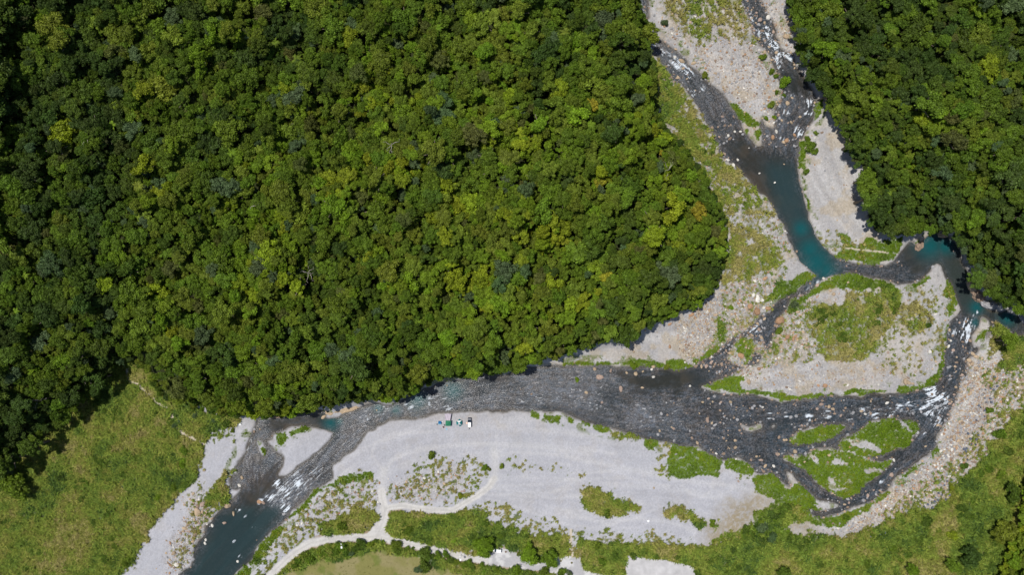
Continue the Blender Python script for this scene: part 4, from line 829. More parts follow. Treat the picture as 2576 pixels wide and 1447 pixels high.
def herb(seed, n=34):
    g = np.random.default_rng(seed); d = rand_unit(g, n, .0); C = d * np.array([.55, .55, .35]) * (.5 + .5 * g.random((len(d), 1))); V, Q = leaf_quads(g, C, d, .3)
    me = fastmesh('herb', V, Q, 4); a_ = me.attributes.new('leafv', 'FLOAT', 'POINT'); a_.data.foreach_set('value', np.repeat(.7 + .6 * g.random(len(d)), 4).astype(np.float32)); me.materials.append(M['grass']); return me
TUFTS = [proto('grass_tuft', tuft(i)) for i in range(4)]; HERBS = [proto('herb_clump', herb(i)) for i in range(3)]
dryness = np.clip(.8 * (meadow < .6) + blur(fill(P(('D', '1500,-300 2600,-300 2600,300 2430,640 2400,950 1850,1010 1400,930 1600,820 1850,640'))), 4), 0, 1) * (1 - vb)
inframe = (GX > -262) & (GX < 262) & (GY > -152) & (GY < 152)
oliv = rank(fbm(26, 601, 4)); oliv2 = rank(fbm(9, 602, 3))
def scat_mask(name, src, dens, smin, smax, hz, pal, label, seed):
    g = np.random.default_rng(seed); pr = dens * (g.random((NY, NX)) < dens) * inframe * (Z > -.1)
    i, j = np.nonzero(pr > 0); n = len(i); print(name, n)
    x = GX[i, j] + (g.random(n) - .5) * .5; y = GY[i, j] + (g.random(n) - .5) * .5; z = Z[i, j] - .03
    s = (smin + (smax - smin) * g.random(n) ** 1.6) * np.where((meadow[i, j] < .6) & (bright[i, j] < .5), .62, 1.0)
    v = np.clip(dryness[i, j] * .26 * (len(pal) > 4) + oliv[i, j] * .5 + oliv2[i, j] * .38 + .24 * g.random(n) - .06, 0, .999) * len(pal); pc = np.array(pal)[v.astype(int)] * (.8 + .4 * g.random((n, 1)))
    scatter(name, src, np.stack([x, y, z], 1), np.stack([s, s, s * hz], 1), np.stack([g.normal(size=n) * .12, g.normal(size=n) * .12, g.random(n) * 6.28], 1), pc, label)
away = (1 - Fw) * (1 - ss(blur(path, 1, 1), .05, .4)) * (1 - mown) * (1 - hardw)
scat_mask('wild_grass', TUFTS, np.clip(vm * (.5 - .26 * dryness) * away * (1 - vb * .7) , 0, 1), .7, 2.2, 1.1, [(.065, .115, .020), (.135, .200, .028), (.190, .240, .036), (.235, .245, .05), (.30, .27, .09)], 'tall rough olive and straw grass covering the meadows and bars', 1)
scat_mask('leafy_ground_cover', HERBS, np.clip((vb * .5 + fringe * .3) * away, 0, 1), .7, 1.5, 1.0, [(.09, .155, .012), (.13, .215, .012), (.165, .25, .014), (.20, .25, .02)], 'bright green leafy plants growing along the water', 2)
scat_mask('short_grass', HERBS, np.clip(mown * .10 * (1 - hard) + dryz * .12, 0, 1), .35, .8, .5, [(.13, .15, .03), (.22, .19, .07), (.27, .22, .12)], 'short dry grass and weeds of the field', 3)
# low scrub inside meadows (darker leafy clumps)
scat_mask('scrub', [proto('scrub_bush', m_) for m_ in BUSHES], np.clip(ss(oliv2, .72, .9) * ss(1 - oliv, .4, .8) * (vm > .7) * (meadow > .9) * .10 * away, 0, 1), .8, 2.8, .8, [(.065, .11, .014), (.085, .14, .014), (.12, .18, .016)], 'dark leafy scrub mixed into the tall grass', 4)

# ------------------------------------------------------------------ stones
def boulder(seed, sub=3):
    v, f = ico(sub); g = random.Random(seed); off = Vector((seed * 7.1, seed * 3.3, 1)); sx, sy, sz = g.uniform(.8, 1.2), g.uniform(.65, 1.0), g.uniform(.5, .75)
    cuts = [(Vector((g.gauss(0, 1), g.gauss(0, 1), abs(g.gauss(0, .8)))).normalized(), g.uniform(.62, .85)) for _ in range(7)]; V = []
    for p in v:
        p = Vector(p)
        for n_, d_ in cuts:
            e_ = p.dot(n_)
            if e_ > d_: p = p - n_ * (e_ - d_) * .85
        p = p * (1 + .12 * mnoise.noise(p * 1.5 + off) + .05 * mnoise.noise(p * 4 + off)); V.append((p.x * sx, p.y * sy, p.z * sz))
    me = bpy.data.meshes.new('boulder'); me.from_pydata(V, [], f.tolist()); me.update(); me.polygons.foreach_set('use_smooth', [sub > 2] * len(me.polygons)); me.materials.append(M['stone']); return me
BO = [boulder(i) for i in range(8)]; PEB = [proto('stone', boulder(20 + i, 2)) for i in range(6)]
STC = {'tan': (.40, .305, .205), 'pinkish': (.35, .26, .21), 'grey': (.30, .295, .30), 'pale': (.60, .57, .51), 'rusty': (.36, .22, .13), 'blue-grey': (.10, .115, .15), 'brown': (.26, .19, .14)}
def make_boulder(px, py, rpx, cname, label=None, group='boulders along the river', el=1.0, wat=None):
    Rm = rpx / PXM; p = at(px, py, Rm * .4); o = link('boulder', random.choice(BO)); o.location = (p.x, p.y, max(p.z, -.05) + Rm * .12 + (.45 if cname == 'blue-grey' else 0)); o.scale = (Rm * 1.08 * el, Rm * 1.08 / math.sqrt(el), Rm * 1.1)
    o.rotation_euler = (random.uniform(-.2, .2), random.uniform(-.2, .2), random.uniform(0, 6.28)); c = STC[cname]; s = random.uniform(.85, 1.12); o['tint'] = [float(v * s) for v in c]
    if label is None:
        inw = wb[cell(p.x, p.y)] > .5; label = '%s boulder %s, %.1f%% across, %.1f%% down the photo' % (cname, 'standing in the river' if inw else 'on the stony bank', px / 39.92, py / 22.42)
    tag(o, label, 'boulder', group); return o
BB = [('4', '835 985 22 tan;670 980 22 pinkish;638 992 12 brown;630 1030 24 tan;668 1030 13 tan;685 1050 13 pinkish;878 1040 14 tan;570 1113 15 tan;815 1103 14 pinkish;550 1140 14 tan;620 1180 14 brown;1050 960 14 rusty;1075 965 12 pinkish;835 887 12 tan;935 800 12 tan;915 850 11 pale;905 1360 9 pale;490 1382 14 pale;450 1362 11 grey;690 1215 10 pale;688 1240 10 pale;475 1305 14 tan;735 1120 10 pale;700 1110 8 pale;605 1265 11 grey;680 750 10 pinkish;605 905 9 tan;655 1135 9 tan;1480 390 12 tan'),
      ('6', '237 125 20 pinkish;312 78 13 pinkish;205 68 13 tan;480 100 14 tan;528 85 9 tan;420 95 9 tan;598 50 14 tan;585 72 9 pale;597 122 9 pale;380 203 14 pinkish;252 293 8 pinkish;843 182 8 pale;524 193 8 tan;960 412 13 pinkish;733 468 9 pinkish;1047 427 8 pinkish;640 484 8 tan;950 52 12 pinkish;1240 158 11 tan;1310 68 10 rusty;1115 290 11 tan;1520 205 10 pale;930 290 9 tan;1593 447 9 pinkish;1330 325 9 pale;1020 636 10 pale;985 610 8 tan;1548 622 14 tan;1425 640 12 pinkish;1320 680 11 pinkish;1348 720 11 tan;1405 720 10 pale;1290 655 9 tan;1490 543 9 tan;1100 595 6 tan;600 865 7 tan'),
      ('7', '375 182 14 rusty;145 205 10 pale;915 150 18 tan;940 160 12 tan;790 295 10 pale;400 320 13 tan;350 305 12 pinkish;820 780 14 pinkish;945 965 13 brown;1190 740 12 brown;1225 610 10 pale;1045 745 11 pale;940 910 8 brown;980 775 8 pale;1060 905 8 pale;1240 525 14 tan;1270 550 12 tan;1350 230 11 tan;1205 435 8 pale;170 620 12 tan;60 640 11 tan;100 545 9 tan;235 690 8 tan;305 610 9 tan;680 285 8 tan;480 380 8 pinkish;640 370 9 pale;1130 445 9 tan;835 680 9 pale;720 660 9 tan;700 880 9 pinkish;660 920 10 pinkish;740 885 9 tan;840 935 7 tan;820 970 9 tan;1030 860 9 pinkish;990 880 7 tan;1335 640 9 pale'),
      ('2', '762 948 30 rusty;683 865 17 rusty;605 882 24 rusty;560 850 20 rusty;582 770 14 pale;610 800 20 pale;640 808 14 pale;498 1183 22 rusty;810 1058 15 rusty;850 1065 13 rusty;695 1152 14 tan;620 1270 12 rusty;550 1358 14 tan;1062 1383 14 rusty;660 663 13 rusty;165 905 15 rusty;592 710 10 rusty;1010 710 13 pinkish;1050 664 10 pale;635 1060 12 tan;745 1068 11 tan;620 1005 13 pinkish;710 1040 9 tan;430 1165 12 tan;20 1120 10 rusty;268 1248 13 pinkish;300 1190 8 pale;830 1408 11 pale;1120 770 12 tan;1095 745 11 tan;700 1090 9 pale;560 1255 9 pale;655 935 10 tan;650 860 10 pale;490 810 11 rusty;680 620 10 rusty;20 970 10 rusty;545 720 9 grey;325 910 12 tan;1050 660 8 rusty;910 1110 10 rusty;860 1050 8 rusty;940 1070 9 tan;728 1255 9 grey'),
      ('1', '970 128 16 pinkish;1025 110 18 pale;1000 150 12 tan;1145 240 18 tan;400 255 9 brown;328 172 10 rusty;445 405 15 tan;525 420 12 tan;400 380 10 pale;1000 345 13 tan;1200 455 8 tan;1200 430 9 tan;1230 360 14 rusty;1210 350 10 tan;1150 938 16 rusty;1200 905 14 rusty;1055 918 13 rusty;1155 690 14 tan;1180 820 12 tan;1080 880 14 pale;930 858 11 tan;1000 748 9 pale;1115 805 10 tan;1060 640 10 tan;755 905 10 pale;840 880 9 pale;800 880 9 pale;750 1070 12 pale;790 1110 14 pale;820 1070 8 pale;895 990 6 pale;1067 1223 6 pale;965 1160 6 pale;360 525 10 tan;480 525 9 tan;455 455 9 tan;540 400 10 grey;1250 400 12 tan;960 400 11 tan;1080 350 12 tan;1130 330 9 grey;970 250 8 tan;940 150 9 tan;110 15 12 tan;900 1230 6 tan;1130 1100 5 tan'),
      ('3', '1092 1157 12 pale;1400 1190 14 tan;1380 1170 12 tan;1350 1210 13 tan;1405 1265 12 tan;1460 1295 10 tan;1375 1235 12 tan;1440 1200 9 tan;1230 1080 9 pale;1215 1120 10 pale;1240 1160 9 grey;1500 1190 9 grey;1270 940 8 grey;1290 960 9 pinkish;1390 1120 10 grey;985 1155 8 pale;945 1360 18 tan;975 1370 10 tan;390 1385 14 rusty;540 1380 8 pale;158 1408 11 grey;1220 1010 8 tan;1360 1080 12 brown;1310 1090 11 brown'),
      ('7', '1250 190 10 tan;1290 220 9 tan;1320 180 8 tan;1400 120 9 tan;1440 230 8 brown;1490 150 10 rusty;1380 60 9 tan;1340 10 14 tan;1150 620 10 pale;1165 650 9 pale;1100 700 9 tan;900 1010 8 tan;845 1055 8 brown;1410 40 8 tan;1560 590 8 rusty;1600 375 8 brown;1470 330 8 tan;1230 480 9 tan;1300 440 8 tan')]
nb = 0
for n_, s in BB:
    ox, oy, k_ = crop(n_)
    for it in s.split(';'):
        x, y, r_, c_ = it.split(); make_boulder(ox + float(x) / k_, oy + float(y) / k_, float(r_) / k_, c_, el=random.uniform(1, 1.3)); nb += 1
DB = '1505 120;1525 183;1480 195;1500 205;1445 205;1440 262;1478 265;1450 290;1485 290;1400 310;1413 325;1460 350;1440 385;1385 410;1440 345;1330 500;1398 510;1345 535;1350 570;1305 605;1320 600;1315 620;1380 575;1325 675;1385 540;1225 745;1245 745;1190 820;1215 825;1225 847;1170 847;1130 900;1110 930;1155 912;1205 912;1125 945;1160 968;1180 942;1105 955;1085 965;1060 975;1035 990;1090 998;1005 1015;975 1030;945 1050;912 1067;970 1078;883 1082;845 1097;755 1118;662 1150;685 1150;715 1147;738 1175;773 1166;700 1190;672 1192;562 1180'
for s in DB.split(';'):
    x, y = map(float, s.split()); px, py = 3000 + x / 1.7188, 1400 + y / 1.7188
    make_boulder(px, py, random.uniform(3.4, 4.8) + (2 if s in ('1350 535', '1305 605', '1330 500') else 0), 'blue-grey', 'round blue-grey stone in the dotted line, %.1f%% across, %.1f%% down the photo' % (px / 39.92, py / 22.42), 'dark stones set in a line'); nb += 1
print('boulders', nb)
def scat_stones(name, dens, smin, smax, pal, label, seed, z0=None):
    g = np.random.default_rng(seed); i, j = np.nonzero((g.random((NY, NX)) < dens) & inframe); n = len(i); print(name, n)
    s = smin + (smax - smin) * g.random(n) ** 2.5; z = np.maximum(Z[i, j], -.12) + s * .15
    c = np.array([STC[q] for q in pal])[g.integers(0, len(pal), n)] * (.8 + .35 * g.random((n, 1)))
    scatter(name, PEB, np.stack([GX[i, j] + g.random(n) * .4, GY[i, j] + g.random(n) * .4, z], 1), np.stack([s * (.8 + .5 * g.random(n)), s, s * .9], 1), np.stack([g.normal(size=n) * .3, g.normal(size=n) * .3, g.random(n) * 6.28], 1), c, label)
landm = (wb < .4) * (1 - hard) * (1 - Fw) * (1 - mown)
scat_stones('cobbles', np.clip((blur(stony, 6, 1) ** 1.4 * .36 + .02 * (1 - tone) * ss(n_m, .5, .6)) * landm * (1 - .85 * vm) * (1 - .8 * vb), 0, 1), .22, .7, ['tan', 'grey', 'grey', 'tan', 'grey', 'tan', 'brown', 'pale', 'pinkish', 'brown', 'rusty'], 'loose cobbles and small stones over the river banks', 12)
edge = ss(wb, .2, .4) * (1 - ss(wb, .6, .85))
scat_stones('river_stones', np.clip((edge * (.04 + .25 * (blur(stony, 4) > .3)) + rip * (wb > .5) * (.008 + .10 * ss(foam_glint, .2, .5) + .12 * (stony > .3) + .05 * ss(fbm(30, 700, 2), .5, .62) * (XX * CS + X0 > 2350))) * (1 - smooth_w * .9) * (1 - .9 * fill(P(('D', '560,960 1650,900 1650,1130 1200,1090 700,1290 400,1500'))) ), 0, 1), .22, .85, ['tan', 'pinkish', 'grey', 'brown', 'brown', 'grey', 'grey', 'brown'], 'wet stones breaking the surface of the rapids', 13)

# rock ledges along the banks
def ledge(px, py, wd_, dp, hz, rz, cn_, label):
    g = np.random.default_rng(int(px)); v, f = ico(4); V = []
    for p in v:
        p = Vector(p); q = Vector((p.x, p.y, p.z)); st_ = math.floor(abs(p.z) * 3.2 + mnoise.noise(p * 2) * .6) / 3.2
        q.z = (.55 * st_ + .45 * abs(p.z)) * (1 if p.z > 0 else -1); q *= 1 + .28 * mnoise.noise(p * 1.8 + Vector((px, 0, 0))) + .10 * mnoise.noise(p * 6)
        V.append((q.x * wd_ / 2, q.y * dp / 2, q.z * hz))
    me = bpy.data.meshes.new('rock_ledge'); me.from_pydata(V, [], f.tolist()); me.update(); me.materials.append(M['stone'])
    p = at(px, py, hz * .6); o = link('rock_ledge', me); o.location = (p.x, p.y, min(p.z, .6)); o.rotation_euler = (0, 0, rz); o['tint'] = list(STC[cn_]); tag(o, label, 'rock', 'rock ledges on the banks')
ledge(1350, 1592, 15, 4.2, .9, R(14), 'tan', 'long pale tan rock ledge under the trees at the river bend'); ledge(1284, 1610, 4, 3, .7, 0, 'tan', 'small round tan rock west of the long ledge')
ledge(1082, 1620, 6, 3, 1.2, R(20), 'brown', 'brown rock face under the trees by the dark pool')
ledge(3820, 1155, 7, 5, 2.2, R(-40), 'brown', 'layered brown rock ledge by the eastern pool'); ledge(3862, 1190, 8, 4, 2.0, R(-12), 'grey', 'grey layered rock below the brown ledge'); ledge(3792, 1120, 6, 3.2, 1.8, R(-60), 'tan', 'tan rock upstream of the layered brown ledge')
ledge(3588, 958, 5, 3.6, 1.5, R(60), 'brown', 'dark rock standing at the edge of the teal pool'); ledge(3680, 915, 5, 3, 1.6, 0, 'tan', 'tan rock at the head of the teal pool under trees')
ledge(2880, 1880, .1, .1, .1, 0, 'tan', 'x') if False else None
# driftwood
for i, (x, y, L, a_, tx) in enumerate([(2580, 475, 6, -40, 'pale driftwood trunk at the forest edge by the western branch'), (2600, 495, 4, -70, 'short pale driftwood beside the longer trunk'), (3103, 1272, 3.6, -55, 'dark driftwood stick by the outlet stream'), (3196, 1422, 3.2, -65, 'thin dark branch lying on the middle bar'), (3438, 1338, 3, 25, 'pale driftwood on the east of the middle bar')]):
    p = at(x, y, .2); t = MB().tube([(-L / 2, 0, .1), (-L / 6, .2, .22), (L / 5, -.1, .2), (L / 2, .25, .35)], [.2, .17, .12, .05], 7).tube([(0, 0, .2), (L * .1, .7, .4), (L * .2, 1.1, .45)], [.1, .06, .02], 5).tube([(L * .2, -.1, .2), (L * .35, -.6, .3)], [.07, .02], 5)
    o = t.build('driftwood', M['deadwood'] if 'dark' not in tx else M['bark'], None, True); o.location = p; o.rotation_euler = (0, 0, R(a_)); tag(o, tx, 'driftwood', 'driftwood')
#@@OBJECTS@@
# ------------------------------------------------------------------ camp, vehicles, buildings, lamps
M['white'] = plain('white_paint', (.80, .80, .80), .35, .04, 2, spec=.5); M['navy'] = plain('navy_paint', (.012, .022, .05), .25, .1, 2, spec=.6)
M['glass'] = plain('dark_glass', (.008, .022, .045), .08, .1, 2, spec=.8); M['tyre'] = plain('tyre_rubber', (.02, .02, .02), .8, .1, 5); M['rim'] = plain('wheel_rim', (.5, .5, .52), .3, .05, 5, metal=.8)
M['lamp'] = plain('headlight_lens', (.8, .8, .78), .15, .03, 5); M['red'] = plain('red_lens', (.5, .02, .015), .3, .05, 5); M['pole'] = plain('galvanised_steel', (.45, .46, .47), .45, .1, 4, metal=.5)
M['gtarp'] = plain('green_canvas', (.012, .15, .075), .7, .15, 1.5); M['teal'] = plain('teal_canvas', (.010, .16, .17), .6, .15, 1.5); M['cwhite'] = plain('white_canvas', (.82, .84, .84), .7, .05, 2)
M['lav'] = plain('lavender_tarp', (.40, .36, .42), .6, .15, 1.2); M['blue'] = plain('blue_canvas', (.01, .13, .32), .6, .15, 2); M['sky'] = plain('pale_blue_canvas', (.14, .45, .58), .6, .1, 2)
M['tan'] = plain('tan_table_top', (.72, .48, .38), .6, .06, 3); M['skin'] = plain('skin', (.48, .30, .21), .6, .05, 8); M['black'] = plain('black_cloth', (.02, .02, .025), .8, .2, 6)
M['hair'] = plain('dark_hair', (.015, .012, .01), .6, .2, 20); M['salmon'] = plain('salmon_cloth', (.65, .12, .10), .7, .1, 6); M['denim'] = plain('light_blue_cloth', (.25, .42, .70), .8, .1, 6)
M['concrete'] = plain('weathered_concrete', (.33, .33, .34), .85, .25, .7); M['slab'] = plain('pale_concrete', (.44, .43, .43), .85, .18, .35); M['croof'] = plain('grey_roof', (.17, .17, .185), .8, .25, .8); M['steeld'] = plain('steel_door', (.10, .13, .14), .5, .1, 3)
M['soil'] = plain('brown_soil', (.16, .11, .07), .95, .25, 4)
def car(name, px, py, rz, L, Wd, Hh, hood, body, roofm, label, box):
    p = at(px, py, Hh * .5); t = empty(name, p + Vector((0, 0, .02)), rz); tag(t, label, 'van' if box else 'car')
    # +X is the front
    def ring(x, w_, z0, z1, tw): return [(x, -w_, z0), (x, w_, z0), (x, w_, z0 + (z1 - z0) * .6), (x, tw, z1), (x, -tw, z1), (x, -w_, z0 + (z1 - z0) * .6)]
    h = L / 2; bz = Hh * .56; W2 = Wd / 2
    b = MB().loft([ring(-h, W2 * .93, .35, bz * .92, W2 * .86), ring(-h + .12, W2, .27, bz, W2 * .95), ring(h - hood - .1, W2, .25, bz, W2 * .95), ring(h - hood * .25, W2 * .98, .26, bz * .86, W2 * .88), ring(h, W2 * .86, .35, bz * .70, W2 * .78)])
    b.build('body', body, t, False, .03)
    x1 = h - hood; c0 = -h + (.08 if box else .15)
    cab = MB().loft([ring(c0, W2 * .94, bz - .02, Hh - .10, W2 * .84), ring(c0 + .25, W2 * .95, bz - .02, Hh - .03, W2 * .86), ring(x1 - .85, W2 * .95, bz - .02, Hh - .03, W2 * .86)])
    cab.build('cabin', body, t, False, .02)
    wsr = MB().loft([[(x1 - .85, -W2 * .84, Hh - .06), (x1 - .85, W2 * .84, Hh - .06), (x1 - .85, W2 * .93, bz), (x1 - .85, -W2 * .93, bz)], [(x1 - .45, -W2 * .85, (Hh + bz) * .5 + .02), (x1 - .45, W2 * .85, (Hh + bz) * .5 + .02), (x1 - .45, W2 * .93, bz), (x1 - .45, -W2 * .93, bz)], [(x1 + .02, -W2 * .87, bz + .03), (x1 + .02, W2 * .87, bz + .03), (x1 + .02, W2 * .9, bz), (x1 + .02, -W2 * .9, bz)]])
    wsr.build('windshield', M['glass'], t)
    MB().box(((c0 + x1 - .85) / 2, 0, Hh), (x1 - .85 - c0 - .06, W2 * 1.72, .07)).build('roof', roofm, t, False, .02)
    for s in (-1, 1):
        sw = MB(); n = 3; X_ = c0 + .25; ll = (x1 - .95 - X_) / n
        for i in range(n): sw.box((X_ + ll * (i + .5), s * W2 * .925, (bz + Hh) / 2 - .02), (ll - .08, .05, (Hh - bz) * .55))
        sw.build('side_window', M['glass'], t)
        MB().box((x1 - .55, s * (W2 + .10), bz + .12), (.14, .2, .16)).build('mirror', body, t, False, .02)
        MB().sphere((h - .08, s * W2 * .66, bz * .62), .13, (.6, 1.3, .8)).build('headlight', M['lamp'], t, True)
        MB().box((-h - .005, s * W2 * .82, bz * .7), (.05, .14, .26)).build('tail_light', M['red'], t)
        for xx in (-h + .75, h - .72):
            wl = MB(); wl.tube([(xx, s * (W2 - .2), .32), (xx, s * (W2 + .01), .32)], .32, 18); w_ = wl.build('wheel', M['tyre'], t, True)
            MB().tube([(xx, s * (W2 - .02), .32), (xx, s * (W2 + .025), .32)], .18, 12).build('rim', M['rim'], w_)
    MB().box((c0 - .02, 0, (bz + Hh) / 2), (.05, W2 * 1.5, (Hh - bz) * .55)).build('rear_window', M['glass'], t)
    MB().box((h + .03, 0, .42), (.1, Wd * .88, .16)).build('bumper', M['black'], t, False, .02)
    return t
car('off_road_car', 1830.5, 1648, R(90), 4.3, 1.7, 1.78, 1.05, M['navy'], M['white'], 'dark blue off-road car with a white roof parked on the gravel bar', False)
car('parked_van', 1938, 2147, R(173.5), 3.9, 1.65, 1.8, .75, M['white'], M['white'], 'white van parked on the concrete lot against the round tree', True)
def sheet(nm, fn, nu, nv, mat, parent, th=.03):
    V = []; Fq = []
    for k in (0, 1):
        for i in range(nu + 1):
            for j in range(nv + 1):
                p = fn(i / nu, j / nv); V.append((p[0], p[1], p[2] - th * k))
    W_ = (nu + 1) * (nv + 1); ix = lambda i, j, k: k * W_ + i * (nv + 1) + j
    for i in range(nu):
        for j in range(nv):
            Fq.append((ix(i, j, 0), ix(i + 1, j, 0), ix(i + 1, j + 1, 0), ix(i, j + 1, 0))); Fq.append((ix(i, j, 1), ix(i, j + 1, 1), ix(i + 1, j + 1, 1), ix(i + 1, j, 1)))
    for i in range(nu): Fq += [(ix(i, 0, 0), ix(i, 0, 1), ix(i + 1, 0, 1), ix(i + 1, 0, 0)), (ix(i, nv, 0), ix(i + 1, nv, 0), ix(i + 1, nv, 1), ix(i, nv, 1))]
    for j in range(nv): Fq += [(ix(0, j, 0), ix(0, j + 1, 0), ix(0, j + 1, 1), ix(0, j, 1)), (ix(nu, j, 0), ix(nu, j, 1), ix(nu, j + 1, 1), ix(nu, j + 1, 0))]
    return MB().add(V, Fq).build(nm, mat, parent)
# green canopy on four poles
p = at(1747, 1651.5, 2.1); t = empty('canopy_tent', p, R(-2)); tag(t, 'square dark green canopy tent on four poles at the water side of the camp', 'canopy')
S = 1.22
sheet('canopy', lambda u, v: ((u * 2 - 1) * S, (v * 2 - 1) * S, 2.05 + .38 * (1 - max(abs(u * 2 - 1), abs(v * 2 - 1))) + .03 * math.sin(u * 9) * math.sin(v * 8)), 12, 12, M['gtarp'], t)
va = MB()
for a, b in (((-S, -S), (S, -S)), ((S, -S), (S, S)), ((S, S), (-S, S)), ((-S, S), (-S, -S))):
    rz = math.atan2(b[1] - a[1], b[0] - a[0]); va.box(((a[0] + b[0]) / 2, (a[1] + b[1]) / 2, 1.93), (2 * S - .05, .03, .22), rz)
va.build('valance', M['gtarp'], t)
for sx in (-1, 1):
    for sy in (-1, 1): MB().tube([(sx * (S - .03), sy * (S - .03), 0), (sx * (S - .03), sy * (S - .03), 2.03)], .025, 8).build('pole', M['pole'], t)
# lavender tarp stretched from the canopy towards the river
p = at(1746, 1628, 1.6); t = empty('tarp_shelter', p); tag(t, 'pale lavender tarp stretched from the green canopy towards the river', 'tarp')
def tf(u, v):
    wv = 1.05 + .5 * v; return ((u * 2 - 1) * wv + .03 * v, -1.45 + 3.0 * v + .12 * math.sin(u * 3.1) * v, 1.98 - .5 * v - .16 * math.sin(math.pi * u) * math.sin(math.pi * min(1, v * 1.1)) + .05 * math.sin(u * 14 + v * 5))
sheet('tarp', tf, 18, 14, M['lav'], t)
for s in (-1, 1):
    e = tf(0 if s < 0 else 1, 1); MB().tube([(e[0], e[1], 0), (e[0], e[1], e[2] + .05)], .025, 8).build('pole', M['pole'], t)
    MB().tube([(e[0], e[1], e[2]), (e[0] + s * .5, e[1] + .6, .03)], .012, 5).build('guy_rope', M['cwhite'], t)
# teal and white peaked tent
p = at(1790, 1650, 1.2); t = empty('dome_tent', p, R(3)); tag(t, 'teal and white peaked tent with a white bow-tie panel on top', 'tent')
A = 1.22; ap = (0, .12, 1.9); c = [(-A, A * .82, .75), (A, A * .88, .75), (A, -A * .85, .75), (-A * .95, -A * .95, .75)]
def tri(nm, a, b, m_, bulge=.12):
    def f(u, v):
        q = [a[i] * (1 - u) + b[i] * u for i in range(3)]; r_ = [q[i] * (1 - v) + ap[i] * v for i in range(3)]; n2_ = Vector(((a[0] + b[0]) / 2, (a[1] + b[1]) / 2, 0)).normalized(); k = bulge * math.sin(math.pi * u) * (1 - v) * 1.6; return (r_[0] + n2_.x * k, r_[1] + n2_.y * k, r_[2] + .10 * math.sin(math.pi * v))
    return sheet(nm, f, 8, 8, m_, t)
tri('white_panel', c[0], c[1], M['cwhite'], .02); tri('teal_panel', c[1], c[2], M['teal']); tri('white_panel', c[2], c[3], M['cwhite'], -.12); tri('teal_panel', c[3], c[0], M['teal'])
for i in range(4):
    a, b = c[i], c[(i + 1) % 4]
    sheet('tent_wall', lambda u, v, a=a, b=b: (a[0] * (1 - u) + b[0] * u, (a[1] * (1 - u) + b[1] * u), .74 * (1 - v) + .0), 4, 3, M['teal'], t)
sheet('front_flap', lambda u, v: (.15 + (u - .35) * 1.5 * (1 - v), -A * .8 - v * 1.0, .95 - .75 * v), 4, 4, M['teal'], t); sheet('rear_flap', lambda u, v: ((u - .4) * 1.5 * (1 - v), A * .8 + v * .75, .85 - .6 * v), 4, 4, M['teal'], t)
# small blue shelter
p = at(1714.5, 1650, .7); t = empty('beach_shelter', p, R(-3)); tag(t, 'small blue beach shelter with a pale blue front flap', 'shelter')
sheet('shelter_roof', lambda u, v: ((u * 2 - 1) * .72, -.25 + v * .95, 1.05 - .25 * abs(v - .5) * 2 + .05 * math.sin(u * 6)), 8, 6, M['blue'], t)
sheet('front_flap', lambda u, v: ((u * 2 - 1) * (.72 + .12 * v), -.25 - v * .55, .82 - .7 * v), 6, 4, M['sky'], t); sheet('rear_wall', lambda u, v: ((u * 2 - 1) * .72, .7 + .12 * v, .8 * (1 - v)), 4, 3, M['blue'], t)
for s in (-1, 1): sheet('side_wall', lambda u, v, s=s: (s * .72, -.25 + u * .95, .8 * (1 - v)), 3, 3, M['navy' if s > 0 else 'blue'], t)
p = at(1704, 1655, .2); b_ = MB().sphere((0, 0, .22), .34, (1, .75, .8)).build('duffel_bag', M['black'], None, True); MB().tube([(-.2, 0, .42), (-.1, 0, .58), (.1, 0, .58), (.2, 0, .42)], .02, 6).build('handle', M['black'], b_); b_.location = p; tag(b_, 'round black bag on the gravel by the blue shelter', 'bag')
p = at(1723, 1645.5, .2); b_ = MB().box((0, 0, .19), (.55, .36, .36)).build('cool_box', M['white'], None, False, .03); MB().box((0, 0, .41), (.58, .39, .07)).build('lid', M['cwhite'], b_, False, .015); b_.location = p; tag(b_, 'white cool box between the blue shelter and green canopy', 'cool box')
p = at(1820, 1650, .6); t = empty('camping_table', p); tag(t, 'small tan folding table set against the side of the off-road car', 'table')
MB().box((0, 0, .68), (.72, .95, .05)).build('table_top', M['tan'], t, False, .01)
for sx in (-1, 1):
    for sy in (-1, 1): MB().tube([(sx * .3, sy * .42, 0), (sx * .3, sy * .42, .66)], .018, 6).build('leg', M['pole'], t)
p = at(1741, 1674, .1); b_ = sheet('towel', lambda u, v: ((u - .5) * .5, (v - .5) * .7, .05 + .02 * math.sin(u * 9)), 6, 6, M['sky'], None); b_.location = p; tag(b_, 'pale blue towel on the gravel below the green canopy', 'towel')
